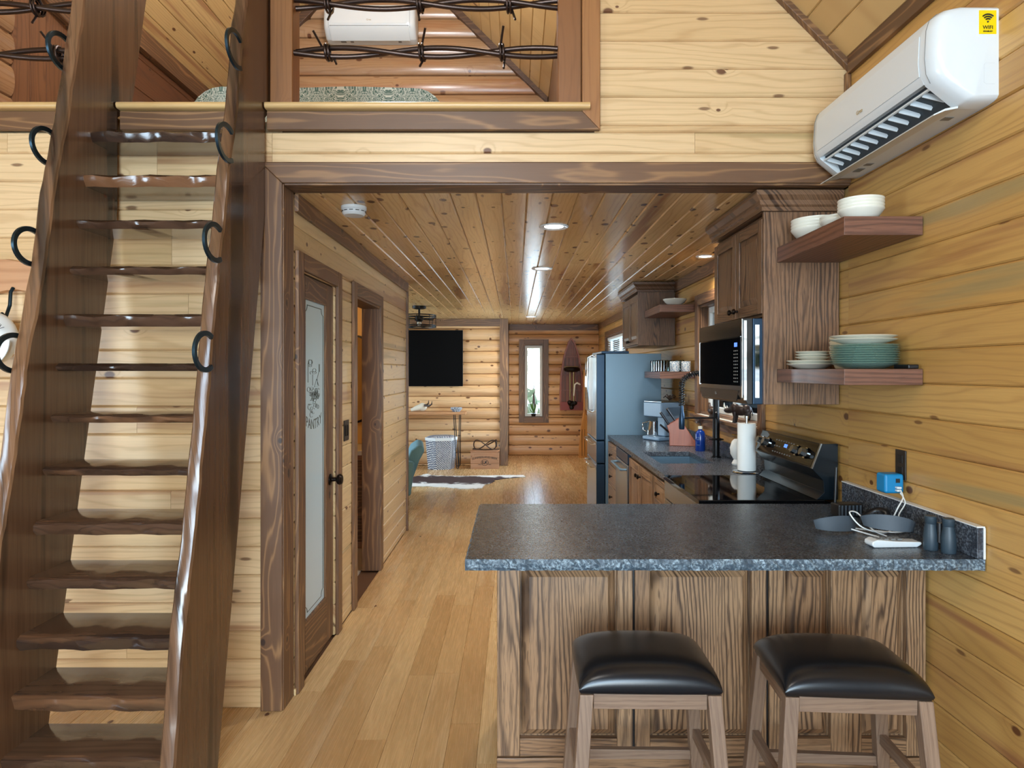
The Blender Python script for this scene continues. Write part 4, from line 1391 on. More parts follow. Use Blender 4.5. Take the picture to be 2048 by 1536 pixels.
# ================================================================ range
rg = wall_unit('electric_range', 'black glass top electric range with backguard knobs', 'range', 3.902)
w = 0.755
box('body', 0.004, -0.61, 0.02, w, -0.01, 0.905, M['black'], rg)
box('cooktop', 0.002, -0.655, 0.906, w, -0.07, 0.93, M['black_gloss'], rg, 0.003)
box('oven_door', 0.008, -0.65, 0.20, w - 0.006, -0.612, 0.80, M['steel'], rg, 0.006)
box('door_window', 0.12, -0.653, 0.34, w - 0.12, -0.650, 0.66, M['black_gloss'], rg)
box('storage_drawer', 0.008, -0.645, 0.03, w - 0.006, -0.612, 0.19, M['steel'], rg, 0.005)
box('front_panel', 0.008, -0.65, 0.805, w - 0.006, -0.612, 0.904, M['steel'], rg, 0.005)
MB().tube([(0.06, -0.65, 0.755), (0.06, -0.695, 0.755), (w - 0.06, -0.695, 0.755), (w - 0.06, -0.65, 0.755)], 0.012, 10).build('handle', M['steel'], rg, smooth=60)
bg = MB().prism([(-0.01, 0.931), (-0.01, 1.19), (-0.086, 1.19), (-0.13, 1.075), (-0.105, 1.047), (-0.078, 1.02), (-0.074, 0.965), (-0.11, 0.931)], 'x', 0.004, w - 0.002).build('backguard', plain('backguard_black', rgb(20, 30, 37), 0.2, 0.3), rg, bevel=0.002)
fn = Vector((0, -0.934, 0.357))
fv = Vector((0, 0.357, 0.934))


def on_panel(x, v):
    return Vector((x, -0.13, 1.075)) + fv * v


def panel_plate(name, x0, x1, v0, v1, mat, off, th, par):
    p = [on_panel(x0, v0), on_panel(x1, v0), on_panel(x1, v1), on_panel(x0, v1)]
    return MB().hexa([q + fn * off for q in p] + [q + fn * (off + th) for q in p]).build(name, mat, par)


gl = panel_plate('control_glass', 0.02, w - 0.02, 0.008, 0.118, M['black_gloss'], 0.0006, 0.002, bg)
for x in (0.07, 0.155, 0.54, 0.645):
    c = on_panel(x, 0.062)
    MB().tube([c + fn * 0.0027, c + fn * 0.010], 0.027, 18).build('knob_ring', M['chrome'], bg, smooth=40)
    MB().tube([c + fn * 0.0101, c + fn * 0.016, c + fn * 0.036], [0.021, 0.023, 0.019], 8).build('knob', M['steel'], bg)
panel_plate('clock_display', 0.37, 0.41, 0.06, 0.078, M['display'], 0.0027, 0.0004, bg)
for i in range(8):
    for j in range(3):
        if (i, j) in ((3, 1), (4, 1)):
            continue
        panel_plate('key_legend', 0.245 + 0.032 * i, 0.262 + 0.032 * i, 0.022 + 0.032 * j, 0.028 + 0.032 * j, M['grey_print'], 0.0027, 0.0003, bg)
for (x0, x1, mt) in ((w - 0.012, w + 0.0, M['steel']),):
    p = [on_panel(x0, 0), on_panel(x1, 0), on_panel(x1, 0.123), on_panel(x0, 0.123)]
    MB().hexa([q - fn * 0.002 for q in p] + [q + fn * 0.004 for q in p]).build('end_trim', mt, bg)

# ================================================================ microwave
mw = wall_unit('microwave_oven', 'black over-the-range microwave below the upper oak cabinet', 'microwave', 3.925, 1.372)
w, h = 0.75, 0.402
box('body', 0.0, -0.395, 0.0, w, -0.006, h, M['slate_dark'], mw, 0.003)
MB().prism([(-0.397, 0.0), (-0.397, h), (-0.442, h), (-0.442, 0.045), (-0.42, 0.0)], 'x', 0.0, w).build('door', plain('microwave_black', rgb(30, 28, 27), 0.18), mw, bevel=0.002)
box('door_glass', 0.02, -0.4445, 0.085, w - 0.03, -0.4425, 0.315, M['black_gloss'], mw)
for (x0, x1, z0, z1) in ((0.012, 0.018, 0.08, 0.32), (0.018, w - 0.03, 0.316, 0.32), (w - 0.012, w - 0.002, 0.03, h - 0.002)):
    box('trim_strip', x0, -0.446, z0, x1, -0.4425, z1, M['chrome'], mw)
box('edge_strip', w + 0.0002, -0.438, 0.02, w + 0.004, -0.425, h - 0.01, M['chrome'], mw)
MB().box(w + 0.0002, -0.385, 0.03, w + 0.0012, -0.365, h - 0.03).build('vent_strip', M['chrome'], mw)
MB().hexa([(0.05, -0.4405, 0.012), (w - 0.1, -0.4405, 0.012), (w - 0.06, -0.4435, 0.062), (0.02, -0.4435, 0.062), (0.05, -0.436, 0.012), (w - 0.1, -0.436, 0.012), (w - 0.06, -0.4415, 0.062), (0.02, -0.4415, 0.062)]).build('grip_recess', M['black'], mw)
text('lettering', 'LG', 0.022, M['grey_print'], mw, (0.33, -0.4445, 0.04))
box('clock_display', w - 0.115, -0.446, 0.272, w - 0.075, -0.4446, 0.292, M['display'], mw)
for j in range(10):
    for i in range(3):
        box('key_legend', w - 0.125 + 0.024 * i, -0.4455, 0.25 - 0.0165 * j, w - 0.114 + 0.024 * i, -0.4446, 0.2555 - 0.0165 * j, M['grey_print'], mw)


# ================================================================ upper cabinets
def upper_cabinet(label, yfar, w, z0, side_to):
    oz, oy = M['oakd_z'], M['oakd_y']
    u = wall_unit('upper_cabinet', label, 'cabinet', yfar, 0.0, 'upper oak cabinets on the right wall')
    zt = 2.262
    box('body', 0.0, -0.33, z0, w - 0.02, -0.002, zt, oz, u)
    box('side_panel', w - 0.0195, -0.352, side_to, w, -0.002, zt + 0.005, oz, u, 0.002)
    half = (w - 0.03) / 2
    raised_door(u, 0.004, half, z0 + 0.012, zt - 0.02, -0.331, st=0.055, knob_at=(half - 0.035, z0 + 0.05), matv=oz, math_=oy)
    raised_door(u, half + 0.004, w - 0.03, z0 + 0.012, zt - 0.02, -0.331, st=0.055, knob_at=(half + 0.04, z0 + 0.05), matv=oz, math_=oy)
    prof = [(0, 0), (0.014, 0.0), (0.014, 0.018), (0.024, 0.026), (0.03, 0.046), (0.05, 0.066), (0.05, 0.088), (0.0, 0.088)]
    c = MB()
    zc = zt + 0.006
    # front run, mitred return on the near side, back to the wall
    rows = []
    for kind in range(3):
        row = []
        for (o_, z_) in prof:
            if kind == 0:
                row.append((0.0, -0.352 - o_, zc + z_))
            elif kind == 1:
                row.append((w + o_, -0.352 - o_, zc + z_))
            else:
                row.append((w + o_, -0.002, zc + z_))
        rows.append(row)
    n = len(prof)
    fs = []
    for i in range(2):
        fs += [(i * n + j, i * n + (j + 1) % n, (i + 1) * n + (j + 1) % n, (i + 1) * n + j) for j in range(n)]
    fs += [tuple(range(n)), tuple(2 * n + j for j in range(n))]
    c.add([p for r_ in rows for p in r_], fs).build('crown_molding', oy, u)
    box('top_filler', 0.0, -0.35, zt + 0.0055, w, -0.002, zt + 0.09, oz, u)
    return u


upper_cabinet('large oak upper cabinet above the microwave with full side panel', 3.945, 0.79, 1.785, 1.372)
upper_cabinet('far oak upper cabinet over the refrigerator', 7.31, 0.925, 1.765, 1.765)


# ================================================================ floating shelves
def shelf(label, y0, y1, z0, z1):
    o = MB().box(-0.1475, -(y1 - y0) / 2, 0, 0.1435, (y1 - y0) / 2, z1 - z0).build('floating_shelf', M['shelf_y'], None, (1.3625, (y0 + y1) / 2, z0), bevel=0.002)
    o.data.materials.append(M['shelf_x'])
    for p in o.data.polygons:
        if abs(p.normal.y) > 0.9:
            p.material_index = 1
    return tag(o, label, 'shelf', 'thick floating oak shelves')


SH = [shelf('thick oak shelf holding the stack of green glass plates', 2.51, 3.152, 1.476, 1.536),
      shelf('upper thick oak shelf holding only white bowls near the air conditioner', 2.51, 3.152, 2.03, 2.10),
      shelf('far oak shelf holding the tumblers and patterned mugs', 5.70, 6.375, 1.462, 1.52),
      shelf('far upper oak shelf holding one cream bowl', 5.70, 6.375, 2.02, 2.085)]


# ================================================================ dishes
def bowl_mesh(r, h, rim=0.004, foot=0.45):
    prof = [(0.0, 0.004), (r * foot, 0.0), (r * foot + 0.004, 0.004), (r * 0.78, h * 0.42), (r * 0.95, h * 0.8), (r, h - rim), (r, h), (r - 0.004, h), (r * 0.92, h * 0.82), (r * 0.74, h * 0.5), (r * foot, 0.012), (0.0, 0.010)]
    return MB().lathe(prof, 36).mesh('bowl', 50)


def plate_mesh(r, h):
    prof = [(0.0, 0.003), (r * 0.55, 0.0), (r * 0.62, 0.004), (r * 0.9, h * 0.75), (r, h), (r - 0.003, h + 0.002), (r * 0.88, h * 0.9), (r * 0.6, 0.008), (0.0, 0.007)]
    return MB().lathe(prof, 36).mesh('plate', 50)


def stack(mesh, mat, name, cat, label_fn, x, y, z, n, step, group):
    mesh.materials.append(mat)
    for i in range(n):
        o = bpy.data.objects.new(name, mesh)
        COL.objects.link(o)
        o.location = (x, y, z + i * step)
        o.rotation_euler = (0, 0, i * 0.7)
        tag(o, label_fn(i, n), cat, group)


def pos_words(i, n):
    return 'lowest' if i == 0 else 'topmost' if i == n - 1 else ['', 'second lowest', 'third lowest', 'fourth lowest', 'fifth lowest', 'sixth lowest', 'seventh lowest', 'eighth lowest', 'ninth lowest'][i]


stack(bowl_mesh(0.083, 0.05), M['ceramic'], 'bowl', 'bowl', lambda i, n: 'white bowl %s of the stack at the front of the upper shelf' % pos_words(i, n), 1.335, 2.625, 2.101, 4, 0.0125, 'white bowls nested on the upper shelf')
stack(bowl_mesh(0.105, 0.06), M['ceramic'], 'bowl', 'bowl', lambda i, n: 'wide white bowl %s of the stack against the cabinet side' % pos_words(i, n), 1.343, 3.035, 2.101, 4, 0.0135, 'wide white bowls on the upper shelf')
stack(bowl_mesh(0.085, 0.055), M['ceramic'], 'bowl', 'bowl', lambda i, n: 'white bowl %s of the middle stack on the upper shelf' % pos_words(i, n), 1.36, 2.832, 2.101, 2, 0.013, 'white bowls in the middle of the upper shelf')
stack(plate_mesh(0.102, 0.022), M['ceramic'], 'plate', 'plate', lambda i, n: 'white dinner plate %s of the stack by the cabinet on the lower shelf' % pos_words(i, n), 1.322, 3.042, 1.537, 2, 0.014, 'white plates on the lower shelf')
stack(plate_mesh(0.075, 0.015), M['ceramic'], 'plate', 'plate', lambda i, n: 'small white plate %s of those on the dinner plates' % pos_words(i, n), 1.332, 3.042, 1.574, 3, 0.012, 'small white plates on the lower shelf')
stack(plate_mesh(0.126, 0.022), M['green_glass'], 'glass_plate', 'plate', lambda i, n: 'clear green glass plate %s of the tall stack' % pos_words(i, n), 1.376, 2.68, 1.537, 9, 0.0088, 'green glass plates on the lower shelf')
stack(plate_mesh(0.122, 0.02), M['ceramic'], 'plate', 'plate', lambda i, n: 'white plate %s of the two on the green glass plates' % ('lower' if i == 0 else 'upper'), 1.372, 2.68, 1.632, 2, 0.013, 'white plates on the glass stack')
stack(bowl_mesh(0.066, 0.075, foot=0.6), plain('tan_ceramic', rgb(206, 192, 160), 0.2), 'bowl', 'bowl', lambda i, n: 'tan bowl %s of the stack behind the green glass plates' % pos_words(i, n), 1.40, 2.876, 1.537, 4, 0.020, 'tan bowls on the lower shelf')
o = MB().box(-0.02, -0.05, 0, 0.02, 0.05, 0.016).build('remote_control', M['black'], None, (1.475, 2.565, 1.5365), bevel=0.004)
tag(o, 'small black remote lying at the wall end of the lower shelf', 'remote')
o = bpy.data.objects.new('bowl', bowl_mesh(0.10, 0.055))
COL.objects.link(o)
o.data.materials.append(M['ceramic'])
o.location = (1.37, 5.83, 2.086)
tag(o, 'single shallow cream bowl alone on the far upper shelf', 'bowl')
o = MB().box(-0.05, -0.08, 0, 0.05, 0.08, 0.018).build('dark_tray', M['black'], None, (1.30, 6.1, 2.0855), bevel=0.003)
tag(o, 'flat dark tray behind the cream bowl', 'tray')
# tumblers turned upside down and two patterned mugs
tum = MB().lathe([(0.026, 0.0), (0.033, 0.002), (0.036, 0.095), (0.034, 0.098), (0.0, 0.098), (0.0, 0.094), (0.031, 0.092), (0.029, 0.004)], 20).mesh('tumbler', 50)
tum.materials.append(M['drinking_glass'])
gi = 0
ROWN = ['front', 'second', 'third', 'fourth', 'back']
for j, yy in enumerate((5.76, 5.86, 5.96, 6.06, 6.16)):
    for i, xx in enumerate((1.262, 1.342, 1.422)):
        if j == 0 and i > 0:
            continue
        o = bpy.data.objects.new('tumbler', tum)
        COL.objects.link(o)
        o.location = (xx, yy, 1.521)
        tag(o, 'clear upturned tumbler, %s row and %s on the far lower shelf' % (ROWN[j], ('nearest the room', 'middle', 'nearest the wall')[i]), 'glass', 'clear tumblers on the far shelf')
for (xx, lb) in ((1.352, 'patterned blue and white mug next to the front tumbler'), (1.448, 'patterned blue and white mug nearest the wall')):
    t = thing('mug', lb, 'mug', (xx, 5.765, 1.521), 0, 'patterned mugs on the far shelf')
    MB().lathe([(0.0, 0.0), (0.038, 0.0), (0.041, 0.004), (0.041, 0.085), (0.038, 0.087), (0.037, 0.085), (0.037, 0.006), (0.0, 0.006)], 24).build('cup', M['mug'], t, smooth=50)
    MB().tube([(-0.028 + 0.0 * k, -0.03 - 0.022 * math.sin(PI * k / 8), 0.02 + 0.045 * k / 8) for k in range(9)], 0.0035, 6).build('handle', M['white'], t, smooth=60)

# ================================================================ refrigerator
fr = thing('refrigerator', 'tall slate blue french door refrigerator at the end of the counter', 'refrigerator', (1.378, 7.225, 0), -PI / 2)
w, H = 0.82, 1.71
box('body', 0.0, -0.525, 0.03, w, 0.0, H - 0.02, M['slate'], fr, 0.004)
box('top_hinge_cover', 0.02, -0.56, H - 0.0195, w - 0.02, -0.30, H + 0.004, M['slate_dark'], fr, 0.004)
box('door', 0.003, -0.61, 0.872, w / 2 - 0.002, -0.53, H - 0.025, M['slate_dark'], fr, 0.008)
box('door', w / 2 + 0.002, -0.61, 0.872, w - 0.003, -0.53, H - 0.025, M['slate_dark'], fr, 0.008)
box('drawer', 0.003, -0.61, 0.655, w - 0.003, -0.53, 0.864, M['slate_dark'], fr, 0.008)
box('drawer', 0.003, -0.61, 0.05, w - 0.003, -0.53, 0.647, M['slate_dark'], fr, 0.008)
for (x0, x1, z0, z1) in ((0.006, w / 2 - 0.005, 0.877, H - 0.03), (w / 2 + 0.005, w - 0.006, 0.877, H - 0.03), (0.006, w - 0.006, 0.66, 0.859), (0.006, w - 0.006, 0.055, 0.642)):
    box('door_skin', x0, -0.6125, z0, x1, -0.6105, z1, M['steel'], fr)
for x in (w / 2 - 0.045, w / 2 + 0.045):
    MB().tube([(x, -0.612, 1.12), (x, -0.655, 1.14), (x, -0.66, 1.40), (x, -0.655, 1.66), (x, -0.612, 1.68)], 0.013, 10).build('handle', M['chrome'], fr, smooth=60)
for z in (0.83, 0.60):
    MB().tube([(0.08, -0.612, z), (0.08, -0.65, z), (w - 0.08, -0.65, z), (w - 0.08, -0.612, z)], 0.011, 10).build('handle', M['chrome'], fr, smooth=60)
box('kick_plate', 0.02, -0.50, 0.0, w - 0.02, -0.06, 0.03, M['black'], fr)

# ================================================================ things on the sink counter
# coffee maker with steel carafe
cm = thing('coffee_maker', 'slate blue coffee maker with a steel carafe beside the refrigerator', 'coffee maker', (1.315, 5.98, CT), -PI / 2 + 0.5)
sl2 = plain('coffee_maker_blue', rgb(104, 130, 156), 0.35)
box('base', -0.10, -0.17, 0.0, 0.12, 0.10, 0.035, sl2, cm, 0.012)
box('tower', 0.02, -0.10, 0.0355, 0.12, 0.10, 0.30, sl2, cm, 0.012)
box('head', -0.12, -0.14, 0.20, 0.12, 0.10, 0.33, sl2, cm, 0.012)
box('lid_trim', -0.115, -0.135, 0.3305, 0.115, 0.095, 0.338, M['steel'], cm, 0.003)
MB().lathe([(0.0, 0.036), (0.066, 0.036), (0.07, 0.045), (0.052, 0.155), (0.056, 0.165), (0.0, 0.17)], 24, (-0.052, -0.075, 0)).build('carafe', M['chrome'], cm, smooth=40)
MB().tube([(-0.115, -0.10, 0.06), (-0.15, -0.12, 0.08), (-0.148, -0.12, 0.14), (-0.105, -0.10, 0.15)], 0.007, 8).build('carafe_handle', M['chrome'], cm, smooth=60)
o = MB()
for k in range(6):
    a = k * 1.1
    o.tube([(0, 0, 0.0), (0.03 * math.cos(a), 0.03 * math.sin(a), 0.03 + 0.01 * (k % 3)), (0.055 * math.cos(a + 0.5), 0.055 * math.sin(a + 0.5), 0.02 + 0.012 * (k % 2))], 0.005, 5)
o = o.build('twine_bundle', M['horn'], None, (1.36, 5.98, CT + 0.344), smooth=60)
tag(o, 'small dark twig bundle on top of the coffee maker', 'ornament')
# knife block
kb = thing('knife_block', 'red-brown wooden knife block full of black handled knives', 'knife block', (1.335, 5.50, CT), -0.2)
ang = math.radians(52)
# profile in the local x-z plane (slanted body with a flat foot)
MB().prism([(-0.085, 0.0), (0.115, 0.0), (0.135, 0.012), (-0.005, 0.225), (-0.105, 0.16), (-0.085, 0.10)], 'y', -0.055, 0.055).build('block', M['cherry'], kb, bevel=0.004)
dv = Vector((-0.56, 0, 0.83)).normalized()
nv = Vector((0.84, 0, 0.54)).normalized()
for r_ in range(2):
    for c_ in range(4):
        p = Vector((-0.09 + 0.032 * r_ * 1.6, -0.04 + 0.027 * c_, 0.168 + 0.02 * r_ * 1.6)) + dv * 0.0
        hd = MB().tube([p, p + dv * 0.055, p + dv * 0.115], [0.010, 0.0115, 0.012], 8, flat=0.75).build('knife_handle', M['black'], kb, smooth=50)
        MB().tube([p + dv * 0.1152, p + dv * 0.119], 0.0115, 8, flat=0.75).build('knife_cap', M['chrome'], hd)
for q in range(2):
    p = Vector((-0.088, -0.02 + 0.04 * q, 0.105))
    MB().tube([p, p + Vector((-0.07, 0, 0.06))], 0.010, 8, flat=0.7).build('knife_handle', M['black'], kb, smooth=50)
# soap bottle
sb = thing('soap_bottle', 'cobalt blue pump soap bottle behind the sink', 'bottle', (1.395, 5.12, CT))
MB().lathe([(0.0, 0.0), (0.034, 0.0), (0.037, 0.004), (0.037, 0.125), (0.028, 0.148), (0.016, 0.155), (0.014, 0.165), (0.0, 0.165)], 24).build('bottle', M['blue_bottle'], sb, smooth=40)
MB().lathe([(0.0, 0.1652), (0.017, 0.1652), (0.017, 0.185), (0.0, 0.187)], 18).build('collar', M['ceramic'], sb, smooth=40)
MB().tube([(0, 0, 0.187), (0, 0, 0.215), (-0.03, -0.01, 0.218)], 0.004, 8).build('pump', M['black'], sb, smooth=60)
for (z, l_) in ((0.10, 0.020), (0.085, 0.028), (0.045, 0.03)):
    MB().prism([(0.0375 * math.cos(a), 0.0375 * math.sin(a)) for a in [(-2.6 + 0.6 * k / 6) for k in range(7)]] + [(0.0379 * math.cos(a), 0.0379 * math.sin(a)) for a in [(-2.0 - 0.6 * k / 6) for k in range(7)]], 'z', z, z + 0.004).build('print', M['slate'], sb)
# paper towel
pt = thing('paper_towel_holder', 'white paper towel roll on a chrome stand at the edge of the cooktop', 'paper towels', (1.375, 4.035, CT))
MB().lathe([(0.0, 0.0), (0.082, 0.0), (0.085, 0.004), (0.08, 0.010), (0.012, 0.012), (0.0, 0.012)], 28).build('base', M['chrome'], pt, smooth=40)
MB().lathe([(0.008, 0.0125), (0.008, 0.32), (0.012, 0.322), (0.012, 0.335), (0.0, 0.337)], 14).build('rod', M['steel'], pt, smooth=40)
MB().lathe([(0.02, 0.0165), (0.052, 0.014), (0.053, 0.018), (0.053, 0.288), (0.052, 0.292), (0.02, 0.292), (0.02, 0.0165)], 32).build('paper_roll', M['paper'], pt, smooth=40)
# white ornamental jar
wj = thing('ceramic_jar', 'white ruffled ceramic jar behind the paper towels', 'jar', (1.425, 4.36, CT))
MB().lathe([(0.0, 0), (0.03, 0), (0.035, 0.01), (0.022, 0.035), (0.042, 0.07), (0.046, 0.11), (0.034, 0.15), (0.02, 0.165), (0.0, 0.168)], 22).build('jar', M['white_matte'], wj, smooth=50)
MB().tube([(0, 0, 0.165), (0, 0, 0.19), (-0.035, 0, 0.195)], 0.004, 6).build('spout', plain('brass', rgb(190, 150, 80), 0.3, 1.0), wj, smooth=60)
# horned beast figurine on the sill
fg = thing('rhino_figurine', 'dark rhinoceros figurine standing on the window sill behind the towels', 'figurine', (R - 0.006, 4.53, 1.181), -0.9)
sill = struct(box('trim_60', R - 0.075, 4.12, 1.155, R - 0.0365, 5.60, 1.180, TY, None, 0.004), 'dark ledge under the sink window')
struct(box('trim_61', R - 0.036, 4.205, 1.1735, R + 0.058, 5.525, 1.1802, M['vinyl'], None, 0.002), 'white stool inside the sink window')
brz = plain('dark_bronze', rgb(50, 38, 36), 0.35, 0.3)
b = MB().sphere((0.0, 0, 0.098), (0.078, 0.034, 0.042), 18, 12).sphere((-0.05, 0, 0.108), (0.045, 0.032, 0.042), 16, 10).sphere((0.05, 0, 0.10), (0.045, 0.033, 0.044), 16, 10)
b.sphere((-0.108, 0, 0.092), (0.046, 0.020, 0.022), 14, 8)
b.tube([(-0.06, 0, 0.112), (-0.10, 0, 0.098)], [0.03, 0.021], 10)
for (x, y) in ((-0.055, 0.018), (-0.045, -0.018), (0.055, 0.018), (0.068, -0.018)):
    b.tube([(x, y, 0.085), (x + 0.006, y, 0.045), (x - 0.002, y, 0.012), (x - 0.004, y, 0.0)], [0.02, 0.014, 0.012, 0.014], 8)
b.tube([(0.09, 0, 0.11), (0.102, 0, 0.085), (0.104, 0, 0.06)], [0.006, 0.004, 0.003], 6)
for y in (-0.016, 0.016):
    b.tube([(-0.082, y, 0.118), (-0.078, y * 1.2, 0.142)], [0.008, 0.003], 6)
o = b.build('body', brz, fg, smooth=60)
MB().tube([(-0.142, 0, 0.106), (-0.152, 0, 0.13), (-0.150, 0, 0.155)], [0.010, 0.007, 0.001], 8).tube([(-0.122, 0, 0.112), (-0.126, 0, 0.132)], [0.008, 0.001], 8).build('horn', M['bone'], fg, smooth=60)
fg.scale = (0.85, 0.85, 0.85)
# second small ornament on the sill
so = thing('bird_ornament', 'small brown bird ornament on the far end of the sink sill', 'ornament', (R - 0.036, 5.10, 1.181), -PI / 2)
MB().sphere((0, 0, 0.05), (0.055, 0.026, 0.032), 14, 10).tube([(-0.04, 0, 0.065), (-0.055, 0, 0.10), (-0.075, 0, 0.105)], [0.014, 0.010, 0.003], 8).tube([(0.0, 0, 0.03), (0.0, 0, 0.0)], [0.012, 0.02], 8).build('body', M['horn'], so, smooth=60)
# ================================================================ pantry door (local +x runs away from the camera, front -y faces the hall)
pd = struct(thing('door_1', None, None, (HX - 0.012, PD[0] + 0.004, 0.006), PI / 2), 'brown pantry door with an etched frosted glass panel')
w, h = PD[1] - PD[0] - 0.008, PD[3] - 0.012
sl, sr, zb, zt = 0.112, 0.13, 0.25, 1.895
box('stile', 0.0, 0.0, 0.0, sl, 0.035, h, TZ, pd, 0.002)
box('stile', w - sr, 0.0, 0.0, w, 0.035, h, TZ, pd, 0.002)
box('rail', sl, 0.0, 0.0, w - sr, 0.035, zb, TY, pd, 0.002)
box('rail', sl, 0.0, zt, w - sr, 0.035, h, TY, pd, 0.002)
gp = MB().box(-(w - sl - sr) / 2, -0.003, -(zt - zb) / 2, (w - sl - sr) / 2, 0.003, (zt - zb) / 2).build('glass_panel', M['frosted'], pd, ((sl + w - sr) / 2, 0.016, (zb + zt) / 2))
gw, gh = (w - sl - sr) / 2, (zt - zb) / 2
for (x0, x1, z0, z1) in ((-gw, -gw + 0.01, -gh, gh), (gw - 0.01, gw, -gh, gh), (-gw + 0.01, gw - 0.01, -gh, -gh + 0.01), (-gw + 0.01, gw - 0.01, gh - 0.01, gh)):
    MB().box(x0, -0.0145, z0, x1, -0.0032, z1).build('glazing_bead', TZ, gp)
# etched border line with scooped corners
b = 0.035
c_ = 0.035
pts = []
for (cx, cz, a0) in ((gw - b, -gh + b, 90), (gw - b, gh - b, 180), (-gw + b, gh - b, 270), (-gw + b, -gh + b, 0)):
    for k in range(7):
        a = math.radians(a0 + 90 - 90 * k / 6) if True else 0
        pts.append((cx + c_ * math.cos(a), -0.0036, cz + c_ * math.sin(a)))
et = plain('etched_line', rgb(84, 92, 88), 0.4)
MB().tube(pts, 0.0022, 4, closed=True).build('etched_border', et, gp)
# etched still life of jars, sacks and a ladle
e = MB()


def ring(cx, cz, rx, rz, a0=0.0, a1=2 * PI, n=18):
    e.tube([(cx + rx * math.cos(a0 + (a1 - a0) * k / n), -0.0036, cz + rz * math.sin(a0 + (a1 - a0) * k / n)) for k in range(n + 1)], 0.0016, 4)


def line(*p):
    e.tube([(x, -0.0036, z) for (x, z) in p], 0.0016, 4)


zc = 0.10
line((-0.11, zc + 0.02), (-0.11, zc + 0.26))
ring(-0.07, zc + 0.27, 0.035, 0.028)
ring(-0.07, zc + 0.225, 0.025, 0.01)
line((-0.095, zc + 0.24), (-0.095, zc + 0.30), (-0.045, zc + 0.30), (-0.045, zc + 0.24))
ring(0.0, zc + 0.17, 0.03, 0.024)
ring(0.0, zc + 0.14, 0.036, 0.014)
ring(-0.055, zc + 0.14, 0.02, 0.02, PI * 0.1, PI * 1.4)
line((-0.03, zc + 0.12), (-0.03, zc - 0.02))
line((0.085, zc + 0.25), (0.085, zc + 0.16), (0.05, zc + 0.06), (0.06, zc - 0.02))
line((0.095, zc + 0.25), (0.095, zc + 0.15))
line((0.0, zc - 0.04), (0.04, zc + 0.06), (0.08, zc - 0.03), (0.0, zc - 0.04))
rr = random.Random(3)
for k in range(26):
    cx, cz = rr.uniform(-0.105, 0.095), zc - rr.uniform(0.05, 0.30)
    ring(cx, cz, rr.uniform(0.012, 0.03), rr.uniform(0.012, 0.03), rr.uniform(0, 6), rr.uniform(7, 10), 8)
for k in range(9):
    x = -0.09 + 0.016 * k
    line((x, zc - 0.10), (x + 0.05, zc - 0.16), (x + 0.03, zc - 0.2))
for (cx, cz) in ((-0.085, -0.30), (-0.045, -0.34), (-0.02, -0.36), (-0.05, -0.40)):
    ring(cx, zc + cz + 0.02, 0.028, 0.035, 0.6, 5.4)
e.v = [(x, y, 0.36 + (z - zc + 0.05) * 0.42) for (x, y, z) in e.v]
e.build('etched_drawing', et, gp)
text('lettering', 'PANTRY', 0.075, et, gp, (-0.005, -0.0034, 0.165), (PI / 2, 0, 0), arc=0.35)
kn = MB().lathe([(0.0, 0.0), (0.032, 0.0), (0.032, -0.006), (0.012, -0.012), (0.011, -0.035), (0.028, -0.045), (0.031, -0.058), (0.024, -0.07), (0.0, -0.073)], 20, (w - 0.065, -0.0002, 0.905), 'y').build('door_knob', M['bronze'], pd, smooth=40)
for z in (0.26, 1.72):
    box('hinge', 0.0005, -0.012, z, 0.012, -0.0005, z + 0.10, M['bronze'], pd)

# ---- light switch between the doors
sw = thing('light_switch', 'dark bronze double light switch plate between the two doorways', 'switch', (HX + 0.0005, 4.12, 1.10), PI / 2)
box('plate', 0.0, -0.006, 0.0, 0.115, 0.0, 0.125, M['plate_dark'], sw, 0.002)
for x in (0.022, 0.068):
    box('rocker', x, -0.011, 0.03, x + 0.028, -0.0062, 0.095, M['bronze'], sw, 0.002)

# ---- bathroom behind the second doorway: vanity and rounded mirror on the end wall
va = thing('bathroom_vanity', 'brown wooden vanity glimpsed through the bathroom doorway', 'vanity', (-1.72, 6.10, 0))
box('body', -0.45, -0.25, 0.0, 0.45, 0.31, 0.80, M['crate'], va, 0.004)
box('vanity_top', -0.47, -0.27, 0.801, 0.47, 0.31, 0.84, M['ceramic'], va, 0.004)
for (a, b) in ((0.06, 0.28), (0.30, 0.52), (0.54, 0.76)):
    box('drawer', 0.05, -0.268, a, 0.43, -0.2505, b, M['trim_x'], va, 0.003)
    box('drawer', -0.43, -0.268, a, -0.05, -0.2505, b, M['trim_x'], va, 0.003)
mi = thing('bathroom_mirror', 'dark framed rounded mirror on the lit bathroom wall', 'mirror', (-1.68, 6.415, 1.45))
rp = [(0.30 * math.copysign(abs(math.cos(a)) ** 0.35, math.cos(a)), 0.40 * math.copysign(abs(math.sin(a)) ** 0.35, math.sin(a))) for a in [2 * PI * k / 40 for k in range(40)]]
MB().prism([(x * 1.06, z * 1.045) for (x, z) in rp], 'y', -0.02, -0.001).build('mirror_frame', M['bronze'], mi)
MB().prism(rp, 'y', -0.024, -0.0202).build('mirror_glass', M['mirror'], mi)

